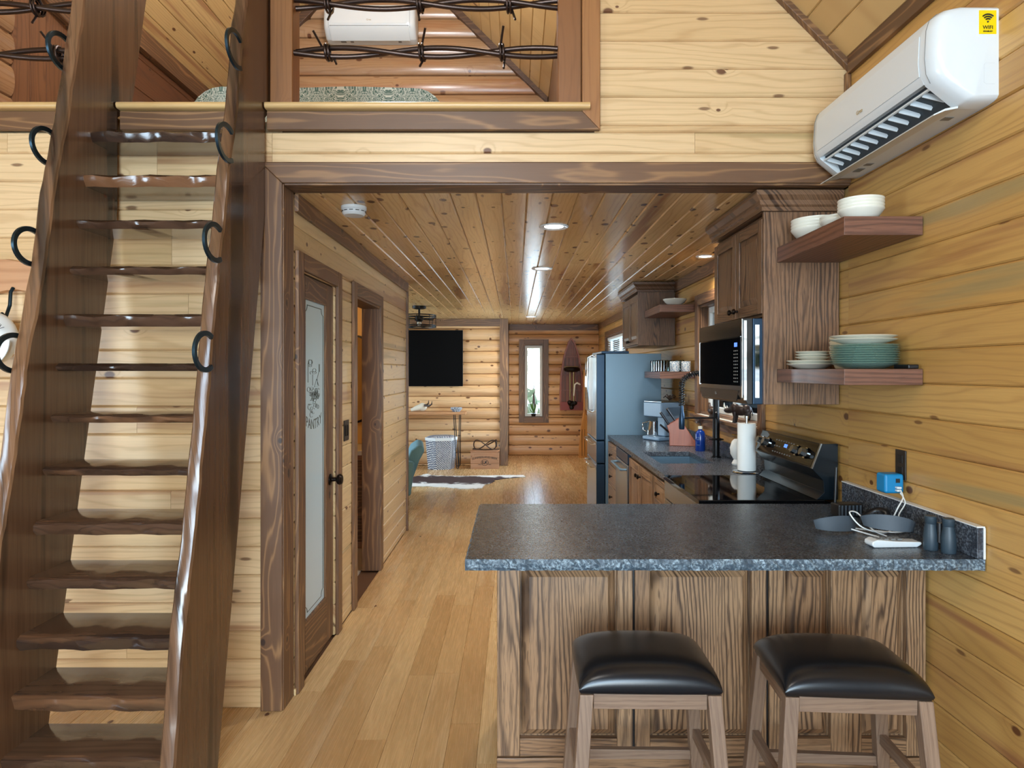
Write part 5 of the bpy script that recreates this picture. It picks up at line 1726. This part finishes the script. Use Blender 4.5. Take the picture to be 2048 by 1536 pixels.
# ================================================================ ceiling fittings
dl = None
DLS = [(0.225, 3.93, 'recessed ceiling light nearest the kitchen opening'), (0.22, 5.55, 'second recessed ceiling light along the kitchen'), (0.247, 10.5, 'farthest recessed ceiling light near the far wall'),
       (1.385, 4.95, 'recessed ceiling light above the sink beside the oak cabinet')]
for (x, y, lb) in DLS:
    t = thing('recessed_light', lb, 'ceiling light', (x, y, CE), 0, 'recessed ceiling lights')
    k = 0.8 if x > 1 else 1.0
    MB().lathe([(0.055 * k, -0.002), (0.078 * k, -0.008), (0.085 * k, -0.004), (0.085 * k, -0.0005), (0.055 * k, -0.0005)], 32).build('trim_ring', M['white'], t, smooth=40)
    MB().lathe([(0.0, -0.003), (0.0545 * k, -0.003), (0.0545 * k, -0.001), (0.0, -0.001)], 28).build('lens', M['lamp'], t, smooth=40)
    ld = bpy.data.lights.new('downlight', 'SPOT')
    ld.energy = 70
    ld.color = (1.0, 0.93, 0.82)
    ld.spot_size = math.radians(150)
    ld.spot_blend = 0.9
    ld.shadow_soft_size = 0.06
    lo = bpy.data.objects.new('downlight', ld)
    COL.objects.link(lo)
    lo.parent = t
    lo.location = (0, 0, -0.012)
sd = thing('smoke_detector', 'round white smoke detector on the pine ceiling by the opening', 'smoke detector', (-0.82, 3.46, CE))
MB().lathe([(0.0, -0.0005), (0.064, -0.0005), (0.064, -0.014), (0.061, -0.018), (0.058, -0.020), (0.058, -0.036), (0.05, -0.046), (0.0, -0.048)], 32).build('housing', M['white'], sd, smooth=35)
for k in range(12):
    a = 2 * PI * k / 12
    MB().box(-0.009, -0.002, -0.0015, 0.009, 0.0015, 0.0015).build('vent_slot', M['ink'], sd, (0.0588 * math.cos(a), 0.0588 * math.sin(a), -0.026), (0, 0, a + PI / 2))

# caged ceiling fan
cf = thing('ceiling_fan_light', 'dark caged drum ceiling fan light in the living room', 'ceiling fan', (-1.24, 8.8, CE))
MB().lathe([(0.0, -0.0005), (0.09, -0.0005), (0.09, -0.03), (0.05, -0.04), (0.0, -0.04)], 20).build('canopy', M['black_metal'], cf, smooth=40)
MB().cyl((0, 0, -0.04), (0, 0, -0.12), 0.014, 10).build('downrod', M['black_metal'], cf)
MB().lathe([(0.0, -0.12), (0.05, -0.122), (0.06, -0.17), (0.04, -0.20), (0.0, -0.205)], 16).build('motor', M['black_metal'], cf, smooth=40)
for z in (-0.12, -0.145, -0.25, -0.27):
    MB().tube([(0.215 * math.cos(2 * PI * k / 32), 0.215 * math.sin(2 * PI * k / 32), z) for k in range(32)], 0.008, 6, closed=True).build('cage_hoop', M['black_metal'], cf, smooth=60)
for k in range(8):
    a = 2 * PI * k / 8
    MB().cyl((0.215 * math.cos(a), 0.215 * math.sin(a), -0.12), (0.215 * math.cos(a), 0.215 * math.sin(a), -0.27), 0.004, 6).build('cage_bar', M['black_metal'], cf)
for k in range(4):
    a = 2 * PI * k / 4 + 0.3
    ca, sa = math.cos(a), math.sin(a)
    MB().hexa([(ca * 0.05 - sa * -0.02, sa * 0.05 + ca * -0.02, -0.17), (ca * 0.19 - sa * -0.035, sa * 0.19 + ca * -0.035, -0.16), (ca * 0.19 - sa * 0.035, sa * 0.19 + ca * 0.035, -0.18), (ca * 0.05 - sa * 0.02, sa * 0.05 + ca * 0.02, -0.18),
               (ca * 0.05 - sa * -0.02, sa * 0.05 + ca * -0.02, -0.166), (ca * 0.19 - sa * -0.035, sa * 0.19 + ca * -0.035, -0.156), (ca * 0.19 - sa * 0.035, sa * 0.19 + ca * 0.035, -0.176), (ca * 0.05 - sa * 0.02, sa * 0.05 + ca * 0.02, -0.176)]).build('fan_blade', M['bronze'], cf)
for k in range(5):
    a = 2 * PI * k / 5
    MB().tube([(0.0, 0.0, -0.262), (0.215 * math.cos(a), 0.215 * math.sin(a), -0.268)], 0.005, 6).build('cage_spoke', M['black_metal'], cf)
MB().sphere((0, 0, -0.225), 0.03, 12, 8).build('bulb', M['ceramic'], cf, smooth=60)

# ================================================================ living room
tv = thing('television', 'large black flat television hanging on the log wall', 'television', (-1.64, 10.945, 1.28))
box('screen', -0.80, -0.03, 0.0, 0.80, -0.002, 0.895, M['tv'], tv, 0.004)
MB().box(-0.803, -0.032, -0.003, 0.803, -0.006, 0.0).box(-0.803, -0.032, 0.895, 0.803, -0.006, 0.898).box(0.80, -0.032, 0.0, 0.803, -0.006, 0.895).box(-0.803, -0.032, 0, -0.80, -0.006, 0.895).build('bezel', M['black'], tv)
# console table with hairpin legs
ctb = thing('console_table', 'narrow live-edge console table on black hairpin legs below the television', 'table', (-1.55, 10.70, 0))
N = 14
rows = []
for k in range(N + 1):
    x = -0.78 + 1.56 * k / N
    wv = 0.012 * math.sin(k * 1.1)
    rows.append([(x, -0.19 + wv, 0.845), (x, -0.195 + wv, 0.862), (x, -0.185 + wv, 0.885), (x, 0.19, 0.885), (x, 0.19, 0.845)])
vs = [p for r_ in rows for p in r_]
fs = [(i * 5 + j, i * 5 + (j + 1) % 5, (i + 1) * 5 + (j + 1) % 5, (i + 1) * 5 + j) for i in range(N) for j in range(5)] + [(0, 1, 2, 3, 4), tuple(N * 5 + j for j in range(5))]
MB().add(vs, fs).build('tabletop', M['tabletop'], ctb)
for sx_ in (-1, 1):
    for sy_ in (-1, 1):
        x0, y0 = sx_ * 0.64, sy_ * 0.13
        MB().tube([(x0 - 0.045, y0, 0.844), (x0 + sx_ * 0.02 - 0.014, y0 + sy_ * 0.03, 0.02), (x0 + sx_ * 0.02, y0 + sy_ * 0.03, 0.006), (x0 + sx_ * 0.02 + 0.014, y0 + sy_ * 0.03, 0.02), (x0 + 0.045, y0, 0.844)], 0.0065, 8).build('hairpin_leg', M['black_metal'], ctb, smooth=60)
# longhorn skull
sk = thing('animal_skull', 'white horned animal skull resting on the console table', 'skull', (-1.50, 10.66, 0.886), 0.3)
MB().sphere((0.05, 0, 0.07), (0.07, 0.06, 0.065), 16, 10).tube([(0.03, 0, 0.07), (-0.05, 0, 0.05), (-0.13, 0, 0.025)], [0.055, 0.042, 0.022], 12).build('cranium', M['bone'], sk, smooth=60)
for s in (-1, 1):
    MB().tube([(0.08, s * 0.04, 0.10), (0.13, s * 0.11, 0.09), (0.17, s * 0.14, 0.12), (0.175, s * 0.145, 0.17)], [0.02, 0.017, 0.012, 0.003], 8).build('horn', M['horn'], sk, smooth=60)
# woven ornament on the table
wo_ = thing('rope_bowl', 'small woven grey bowl near the right end of the console table', 'bowl', (-0.92, 10.66, 0.886))
m = MB()
for k in range(5):
    r_ = 0.05 + 0.012 * k if k < 3 else 0.085 - 0.004 * (k - 3)
    m.tube([(r_ * math.cos(2 * PI * j / 24), r_ * math.sin(2 * PI * j / 24), 0.008 + 0.013 * k) for j in range(24)], 0.009, 6, closed=True)
m.lathe([(0.0, 0.0), (0.05, 0.0), (0.05, 0.006), (0.0, 0.006)], 20).build('coils', M['weave'], wo_, smooth=60)
# hexagonal laundry basket
bk = thing('woven_basket', 'tall grey woven hexagonal basket with white rim under the console', 'basket', (-1.15, 10.62, 0), 0.28)
hexa_ = lambda r_, z: [(r_ * math.cos(PI / 3 * k), r_ * 0.8 * math.sin(PI / 3 * k), z) for k in range(6)]
vs = hexa_(0.21, 0.0) + hexa_(0.25, 0.48) + hexa_(0.235, 0.48) + hexa_(0.2, 0.02)
fs = [tuple(range(5, -1, -1))] + [(r_ * 6 + j, r_ * 6 + (j + 1) % 6, (r_ + 1) * 6 + (j + 1) % 6, (r_ + 1) * 6 + j) for r_ in range(3) for j in range(6)] + [tuple(range(18, 24))]
MB().add(vs, fs).build('basket_body', M['weave'], bk)
vs = hexa_(0.254, 0.445) + hexa_(0.257, 0.492) + hexa_(0.243, 0.492)
fs = [(r_ * 6 + j, r_ * 6 + (j + 1) % 6, (r_ + 1) * 6 + (j + 1) % 6, (r_ + 1) * 6 + j) for r_ in range(2) for j in range(6)]
MB().add(vs, fs).build('liner_rim', M['white_matte'], bk)
MB().add(hexa_(0.245, 0.493) + hexa_(0.20, 0.515), [(j, (j + 1) % 6, 6 + (j + 1) % 6, 6 + j) for j in range(6)] + [tuple(range(6, 12)), tuple(range(6))]).build('lid', M['weave'], bk)
# printed crate with a leather strap on top
cr = thing('wooden_crate', 'small wooden beer crate with dark printing on the floor', 'crate', (-0.47, 10.70, 0))
for i, (a, b) in enumerate(((0.0, 0.088), (0.09, 0.178), (0.18, 0.262))):
    box('plank', -0.22, -0.14, a, 0.22, -0.125, b, M['crate'], cr, 0.002)
    box('plank', -0.22, 0.125, a, 0.22, 0.14, b, M['crate'], cr, 0.002)
for sx_ in (-1, 1):
    box('end_board', sx_ * 0.2125 - 0.0075, -0.1245, 0, sx_ * 0.2125 + 0.0075, 0.1245, 0.262, M['crate'], cr, 0.002)
box('crate_floor', -0.204, -0.1245, 0.0, 0.204, 0.1245, 0.012, M['crate'], cr)
box('lid', -0.225, -0.145, 0.2625, 0.225, 0.145, 0.272, M['crate'], cr)
text('lettering', 'SUMMERLAND BEER', 0.044, M['ink'], cr, (0.0, -0.1415, 0.185), arc=-0.55)
m = MB().tube([(0.055 * math.cos(2 * PI * k / 20), -0.1415, 0.10 + 0.045 * math.sin(2 * PI * k / 20)) for k in range(20)], 0.003, 4, closed=True)
m.tube([(-0.1, -0.1415, 0.07), (-0.06, -0.1415, 0.065)], 0.003, 4).tube([(0.06, -0.1415, 0.065), (0.1, -0.1415, 0.07)], 0.003, 4).tube([(-0.03, -0.1415, 0.08), (-0.03, -0.1415, 0.125)], 0.006, 4).tube([(-0.01, -0.1415, 0.08), (0.03, -0.1415, 0.125)], 0.006, 4).tube([(0.0, -0.1415, 0.12), (0.03, -0.1415, 0.085)], 0.005, 4)
m.build('emblem', M['ink'], cr)
sp = thing('leather_strap', 'coiled brown leather harness strap lying on the crate', 'strap', (-0.46, 10.70, 0.273))
pts = []
for k in range(41):
    a = 2 * PI * k / 40
    pts.append((0.19 * math.sin(a) * (1.0 if math.sin(a) < 0 else 0.85), 0.05 * math.cos(a), 0.09 + 0.075 * math.sin(2 * a) * (1.0 if math.sin(a) < 0 else 0.9)))
MB().tube(pts, 0.009, 6, closed=True).build('strap_loop', M['horn'], sp, smooth=60)
MB().tube([(0.02, 0, 0.085), (0.10, 0, 0.125), (0.17, 0, 0.17)], 0.011, 6).tube([(0.17, 0, 0.165), (0.172, 0, 0.06), (0.12, 0, 0.02), (-0.02, 0, 0.012), (-0.2, 0, 0.03)], 0.007, 6).tube([(-0.21, 0, 0.02), (0.0, 0.02, 0.009), (0.21, 0, 0.02)], 0.008, 6).build('strap_tail', M['horn'], sp, smooth=60)

# cowhide rug
rp = [(-0.95, 0.28), (-0.62, 0.36), (-0.50, 0.62), (-0.42, 0.46), (-0.1, 0.40), (0.3, 0.44), (0.62, 0.46), (0.92, 0.48), (0.96, 0.34), (0.70, 0.22), (0.52, 0.06), (0.50, -0.16), (0.40, -0.30), (0.36, -0.62), (0.14, -0.66), (-0.05, -0.55),
      (-0.35, -0.46), (-0.62, -0.50), (-0.74, -0.72), (-0.9, -0.66), (-0.84, -0.36), (-1.0, -0.2), (-1.06, 0.05)]
rr = random.Random(4)
op = []
for i in range(len(rp)):
    a, b = rp[i], rp[(i + 1) % len(rp)]
    for k in range(6):
        t_ = k / 6
        op.append((a[0] + (b[0] - a[0]) * t_ + rr.uniform(-0.014, 0.014), a[1] + (b[1] - a[1]) * t_ + rr.uniform(-0.014, 0.014)))
rug = MB().prism(op, 'z', 0.0, 0.008).build('cowhide_rug', M['cowhide'], None, (-0.80, 9.42, 0.0005))
tag(rug, 'brown and white cowhide rug spread on the floor', 'rug')

# armchair seen past the wall corner
ar = thing('armchair', 'teal upholstered wing armchair peeking past the hall wall', 'armchair', (-1.64, 8.05, 0), 0.15)
MB().prism([(-0.42, 0.12), (0.36, 0.12), (0.42, 0.28), (0.50, 0.50), (0.56, 0.61), (0.54, 0.66), (0.48, 0.675), (0.40, 0.62), (0.30, 0.40), (-0.42, 0.38)], 'y', -0.36, 0.36).build('seat_and_back', M['teal'], ar, bevel=0.04, seg=4)
for sy_ in (-1, 1):
    MB().prism([(-0.44, 0.12), (0.40, 0.12), (0.45, 0.50), (0.3, 0.52), (-0.3, 0.50), (-0.44, 0.46)], 'y', sy_ * 0.45 - 0.085, sy_ * 0.45 + 0.085).build('arm', M['teal'], ar, bevel=0.035, seg=4)
for sx_ in (-0.36, 0.32):
    for sy_ in (-0.42, 0.42):
        MB().tube([(sx_, sy_, 0.13), (sx_ * 1.06, sy_, 0.0)], [0.025, 0.016], 8).build('leg', M['horn'], ar)

# boat shaped wall decoration with an outboard motor
bt = thing('boat_wall_decor', 'dark red wooden rowboat half mounted upright on the far log wall', 'wall decor', (1.01, 12.255, 0.82))
hull = [(-0.205, 0.0), (0.205, 0.0), (0.215, 0.30), (0.20, 0.62), (0.14, 0.98), (0.06, 1.22), (0.0, 1.30), (-0.06, 1.22), (-0.14, 0.98), (-0.20, 0.62), (-0.215, 0.30)]
MB().prism([(x * 0.93, z * 0.97 + 0.015) for (x, z) in hull], 'y', -0.035, 0.03).build('hull_back', M['boat_wood'], bt)
inner = [(x * 0.86, z * 0.94 + 0.03) for (x, z) in hull]
vs = [(x, -0.11, z) for (x, z) in hull] + [(x, -0.11, z) for (x, z) in inner] + [(x, -0.0355, z) for (x, z) in inner] + [(x, -0.0355, z) for (x, z) in hull]
n_ = len(hull)
fs = [(r_ * n_ + j, r_ * n_ + (j + 1) % n_, ((r_ + 1) % 4) * n_ + (j + 1) % n_, ((r_ + 1) % 4) * n_ + j) for r_ in range(4) for j in range(n_)]
MB().add(vs, fs).build('gunwale', M['cherry'], bt)
for z in (0.34, 0.62, 0.95):
    hw_ = 0.18 if z < 0.7 else 0.12
    box('thwart', -hw_, -0.095, z, hw_, -0.036, z + 0.02, M['boat_wood'], bt)
for x in (-0.11, -0.04, 0.03, 0.10):
    box('hull_rib', x, -0.042, 0.14, x + 0.008, -0.0352, 0.93, M['horn'], bt)
MB().prism([(-0.2, 0.0), (0.2, 0.0), (0.2, 0.15), (0.08, 0.15), (0.05, 0.07), (-0.05, 0.07), (-0.08, 0.15), (-0.2, 0.15)], 'y', -0.13, -0.1105).build('transom', plain('red_transom', rgb(136, 56, 46), 0.4), bt, bevel=0.004)
om = bpy.data.objects.new('outboard_motor', None)
COL.objects.link(om)
om.parent = bt
om.location = (0, -0.16, 0.06)
om['label'] = 'old metal outboard motor'
MB().lathe([(0.0, 0.62), (0.09, 0.625), (0.14, 0.65), (0.145, 0.69), (0.12, 0.71), (0.0, 0.715)], 20).build('flywheel', M['bronze'], om, smooth=40)
MB().tube([(-0.13, -0.02, 0.70), (0.11, -0.02, 0.70)], 0.028, 10).build('fuel_tank', plain('worn_cream_metal', rgb(176, 168, 138), 0.35, 0.6), om, smooth=60)
MB().tube([(-0.03, 0, 0.06), (-0.03, 0, 0.64)], 0.014, 8).tube([(0.035, 0, 0.06), (0.035, 0, 0.64)], 0.016, 8).build('drive_tube', plain('aged_brass', rgb(150, 136, 100), 0.35, 0.9), om, smooth=60)
MB().tube([(0.035, -0.02, 0.20), (0.05, -0.03, 0.40), (0.09, -0.03, 0.43), (0.15, -0.03, 0.40)], [0.012, 0.016, 0.02, 0.012], 8).build('tiller', M['white_matte'], om, smooth=60)
MB().sphere((0, 0, 0.06), (0.07, 0.05, 0.05), 14, 8).build('gearcase', M['black_metal'], om, smooth=60)
for k in range(3):
    a = 2 * PI * k / 3 + 0.4
    MB().sphere((0.055 * math.cos(a), -0.055, 0.05 + 0.055 * math.sin(a)), (0.04, 0.010, 0.04), 10, 6).build('propeller_blade', M['bronze'], om, smooth=60)
# oar leaning beside the refrigerator
oar = thing('wooden_oar', 'pale wooden oar standing blade down beside the refrigerator', 'oar', (1.22, 11.95, 0), 0.3)
MB().prism([(-0.11, 0.0), (0.11, 0.0), (0.105, 0.18), (0.06, 0.62), (0.022, 0.80), (-0.022, 0.80), (-0.06, 0.62), (-0.105, 0.18)], 'y', -0.012, 0.012).build('blade', M['oar_wood'], oar, bevel=0.008)
MB().cyl((0, 0, 0.78), (0, 0, 1.55), 0.02, 12).build('shaft', M['oar_wood'], oar, smooth=60)
for x in (-0.05, 0.0, 0.05):
    MB().box(x - 0.004, -0.0145, 0.03, x + 0.004, -0.0122, 0.5).build('carved_line', M['horn'], oar)

# fern in the far window and greenery outside
pl = thing('window_plant', 'small green leafy plant in a dark pot on the far window sill', 'plant', (0.335, 12.31, 0.70))
MB().lathe([(0.0, 0.001), (0.035, 0.001), (0.045, 0.05), (0.04, 0.052), (0.0, 0.045)], 14).build('pot', M['black'], pl, smooth=40)
rr = random.Random(9)
for k in range(9):
    a = rr.uniform(0, 2 * PI)
    dx, dy, hh = rr.uniform(-0.1, 0.1), rr.uniform(-0.02, 0.012), rr.uniform(0.12, 0.34)
    MB().add([(0, 0, 0.045), (dx * 0.5 - 0.014, dy * 0.5, hh * 0.55), (dx, dy, hh), (dx * 0.5 + 0.014, dy * 0.5, hh * 0.5), (dx * 0.5, dy * 0.5 + 0.006, hh * 0.53)], [(0, 1, 4), (0, 4, 3), (1, 2, 4), (4, 2, 3), (0, 3, 2, 1)]).build('leaf', M['foliage'], pl)


def shrub(label, loc, r, h, mat, seed):
    rr = random.Random(seed)
    m = MB()
    for k in range(260):
        a, b = rr.uniform(0, 2 * PI), rr.uniform(-0.4, 1.0)
        q = rr.uniform(0.6, 1.0)
        c = Vector((r * q * math.cos(a) * math.cos(b), r * q * math.sin(a) * math.cos(b), h * 0.5 + h * 0.5 * q * math.sin(b)))
        s = 0.10 * r + 0.05
        d1 = Vector((rr.uniform(-1, 1), rr.uniform(-1, 1), rr.uniform(-1, 1))).normalized() * s
        d2 = d1.cross(Vector((rr.uniform(-1, 1), rr.uniform(-1, 1), rr.uniform(-1, 1)))).normalized() * s * 0.6
        m.add([c - d1, c + d2, c + d1, c - d2], [(0, 1, 2, 3)])
    t = thing('shrub', label, 'shrub', loc)
    m.build('foliage', mat, t)
    MB().tube([(0, 0, 0), (0, 0, h * 0.6)], [0.06, 0.02], 8).build('stem', M['horn'], t)


shrub('pale green shrub outside the tall far window', (0.40, 14.4, -0.45), 1.1, 2.9, M['foliage2'], 1)
shrub('green shrub outside the sink window', (4.2, 5.6, -0.45), 1.3, 2.6, M['foliage2'], 2)
shrub('green shrub outside the living room window', (4.6, 10.8, -0.45), 1.4, 2.8, M['foliage'], 3)

# ================================================================ hat rack at the left edge
hr = thing('hat_rack', 'live-edge board with iron hooks on the wall left of the ladder', 'hat rack', (-2.62, FY - 0.001, 1.88))
vs, fs = [], []
N = 18
for k in range(N + 1):
    x = -0.5 + 1.0 * k / N
    zt_, zb_ = 0.135 + 0.014 * math.sin(k * 0.9 + 1), 0.0 + 0.010 * math.sin(k * 1.3)
    vs += [(x, 0, zb_), (x, -0.028, zb_ + 0.004), (x, -0.026, zt_), (x, 0, zt_ + 0.006)]
fs = [(i * 4 + j, i * 4 + (j + 1) % 4, (i + 1) * 4 + (j + 1) % 4, (i + 1) * 4 + j) for i in range(N) for j in range(4)] + [(0, 1, 2, 3), tuple(N * 4 + j for j in range(4))]
MB().add(vs, fs).build('board', M['tabletop'], hr)
for x in (-0.3, 0.03, 0.37):
    MB().tube([(x, -0.03, 0.02), (x, -0.045, 0.0), (x, -0.05, -0.06), (x, -0.075, -0.115), (x, -0.10, -0.10)], 0.008, 6).build('hook', M['horseshoe'], hr, smooth=60)
hat = thing('trucker_hat', 'white hat with dark lettering hanging from the hat rack', 'hat', (-2.268, 2.955, 1.52), 0.0)
MB().sphere((0, 0, 0.15), (0.10, 0.075, 0.115), 20, 12).build('crown', M['white_matte'], hat, smooth=60)


def brim(u, v):
    a = PI + PI * u
    r_ = 0.3 + 0.7 * v
    return (0.115 * r_ * math.cos(a), -0.045 * r_ - 0.01, 0.12 + 0.12 * r_ * math.sin(a) * 1.0 + 0.02)


MB().grid(brim, 16, 6).grid(lambda u, v: (brim(u, v)[0], brim(u, v)[1] - 0.004, brim(u, v)[2]), 16, 6).build('brim', M['white_matte'], hat, smooth=60)
text('lettering', 'H', 0.06, M['ink'], hat, (0.02, -0.082, 0.16))
text('lettering', 'XV', 0.03, M['ink'], hat, (0.075, -0.07, 0.2), (PI / 2, 0.8, 0.5))

# ================================================================ clutter at the wall end of the peninsula
ol = thing('wall_outlet', 'dark bronze outlet plate on the pine wall above the peninsula', 'outlet', (R - 0.0003, 2.655, 1.105), -PI / 2)
box('plate', -0.035, -0.006, 0.0, 0.035, 0.0, 0.115, M['plate_dark'], ol, 0.002)
for z in (0.02, 0.065):
    box('socket', -0.017, -0.008, z, 0.017, -0.0062, z + 0.03, M['black'], ol, 0.001)
ch = thing('usb_charger', 'bright blue cube charger plugged into the outlet', 'charger', (R - 0.0088, 2.655, 1.055), -PI / 2)
box('cube', -0.034, -0.075, 0.0, 0.034, -0.0005, 0.075, M['blue_plastic'], ch, 0.010, 4)
box('usb_port', 0.0345, -0.034, 0.042, 0.0355, -0.018, 0.058, M['ink'], ch)
for i in range(2):
    box('usb_plug', 0.0345, -0.038 + 0.0, 0.010 + 0.011 * i, 0.052, -0.02, 0.018 + 0.011 * i, M['white'], ch, 0.002)
cw = plain('white_cable', rgb(228, 228, 224), 0.4)


def smooth_path(pts, n=8):
    pts = [Vector(p) for p in pts]
    out = []
    for i in range(len(pts) - 1):
        p0, p1, p2, p3 = pts[max(i - 1, 0)], pts[i], pts[i + 1], pts[min(i + 2, len(pts) - 1)]
        for k in range(n):
            t_ = k / n
            out.append(0.5 * ((2 * p1) + (p2 - p0) * t_ + (2 * p0 - 5 * p1 + 4 * p2 - p3) * t_ ** 2 + (3 * p1 - p0 - 3 * p2 + p3) * t_ ** 3))
    return out + [pts[-1]]


c1 = thing('charging_cable', 'white charging cable looping down from the blue charger to the counter', 'cable', (1.40, 2.52, CT + 0.002), group='white cables on the peninsula')
MB().tube(smooth_path([(0.072, 0.078, 0.147), (0.072, 0.06, 0.12), (0.045, 0.05, 0.08), (0.03, 0.06, 0.03), (0.02, 0.03, 0.012), (-0.05, -0.02, 0.006), (-0.13, -0.03, 0.03), (-0.16, 0.0, 0.075), (-0.12, 0.02, 0.07), (-0.09, -0.03, 0.02), (-0.06, -0.07, 0.006)]), 0.0028, 6).build('cord', cw, c1, smooth=60)
c2 = thing('charging_cable', 'white charging cable snaking left across the peninsula to a small plug', 'cable', (1.34, 2.48, CT + 0.002), group='white cables on the peninsula')
MB().tube(smooth_path([(0.132, 0.118, 0.136), (0.14, 0.10, 0.10), (0.11, 0.09, 0.05), (0.13, 0.07, 0.01), (0.06, 0.03, 0.006), (-0.06, 0.10, 0.006), (-0.14, 0.14, 0.02), (-0.15, 0.12, 0.025), (-0.05, 0.02, 0.004), (-0.02, -0.08, 0.004), (-0.07, -0.09, 0.012), (-0.10, -0.12, 0.004)]), 0.0028, 6).build('cord', cw, c2, smooth=60)
MB().box(-0.115, -0.132, 0.0, -0.095, -0.116, 0.008).build('plug', M['white'], c2, bevel=0.002)
rc = thing('white_remote', 'white handset remote lying on the peninsula under the cables', 'remote', (1.303, 2.345, CT + 0.0005), 0.05)
MB().prism([(-0.088, 0.008), (-0.08, 0.0), (0.07, 0.0), (0.088, 0.010), (0.086, 0.018), (0.0, 0.021), (-0.07, 0.027), (-0.086, 0.02)], 'y', -0.026, 0.026).build('case', M['white'], rc, bevel=0.006, seg=3)
for i in range(4):
    for j in range(2):
        box('button', -0.065 + 0.024 * i, -0.018 + 0.019 * j, 0.0235, -0.05 + 0.024 * i, -0.006 + 0.019 * j, 0.029, M['grey_print'], rc)
# grey visor straps
for (x, y, rz, lb, s) in ((1.205, 2.57, 0.25, 'grey curved plastic visor lying farther from the wall', 1.0), (1.345, 2.455, -0.35, 'grey curved plastic visor propped behind the white remote', 0.95)):
    vz = MB()
    for q in (0, 1):
        vz.grid(lambda u, v, q=q: (0.085 * s * math.cos(PI * (0.05 + 0.9 * u)) * (1 + 0.12 * v), -0.05 * s * math.sin(PI * (0.05 + 0.9 * u)) + (0.003 if q else 0), 0.001 + 0.058 * s * v * (0.55 + 0.45 * math.sin(PI * u)) + 0.012 * u), 20, 3)
    o = vz.build('plastic_visor', M['rubber'], None, (x, y, CT + 0.001 if s == 1.0 else CT + 0.03), (0, 0, rz), smooth=60)
    tag(o, lb, 'visor', 'grey visors on the peninsula')
# tangle of black clips with an upright stick
bc = thing('radio_handset', 'black ridged handset with an upright antenna against the backsplash', 'radio', (1.385, 2.83, CT + 0.0005), 0.1)
box('case', -0.06, -0.035, 0.0, 0.05, 0.03, 0.055, M['black'], bc, 0.008)
for k in range(6):
    box('ridge', -0.05 + 0.016 * k, -0.0375, 0.008, -0.043 + 0.016 * k, -0.0352, 0.05, M['rubber'], bc)
MB().cyl((-0.05, 0.01, 0.05), (-0.043, 0.012, 0.20), 0.0055, 10).build('antenna', M['black'], bc, smooth=60)
bd = thing('belt_clip', 'black plastic clip coil between the handset and the remote', 'clip', (1.40, 2.66, CT + 0.0005))
MB().tube(smooth_path([(-0.05, -0.03, 0.012), (-0.02, 0.03, 0.03), (0.03, 0.03, 0.055), (0.05, -0.01, 0.05), (0.02, -0.04, 0.02), (-0.03, -0.04, 0.012)]), 0.011, 8, flat=0.5).build('coil', M['black'], bd, smooth=60)
# binoculars standing on end
bi = thing('binoculars', 'dark blue binoculars standing on end at the corner of the peninsula', 'binoculars', (1.42, 2.275, CT + 0.0005), -0.9)
for s in (-1, 1):
    MB().lathe([(0.0, 0.0), (0.021, 0.0), (0.0225, 0.004), (0.0225, 0.05), (0.019, 0.075), (0.016, 0.088), (0.0175, 0.09), (0.0185, 0.112), (0.016, 0.115), (0.0, 0.113)], 20, (s * 0.027, 0, 0)).build('barrel', plain('binocular_armour', rgb(44, 58, 68), 0.45), bi, smooth=40)
MB().cyl((0, 0, 0.03), (0, 0, 0.095), 0.008, 12).build('hinge', M['black'], bi, smooth=60)
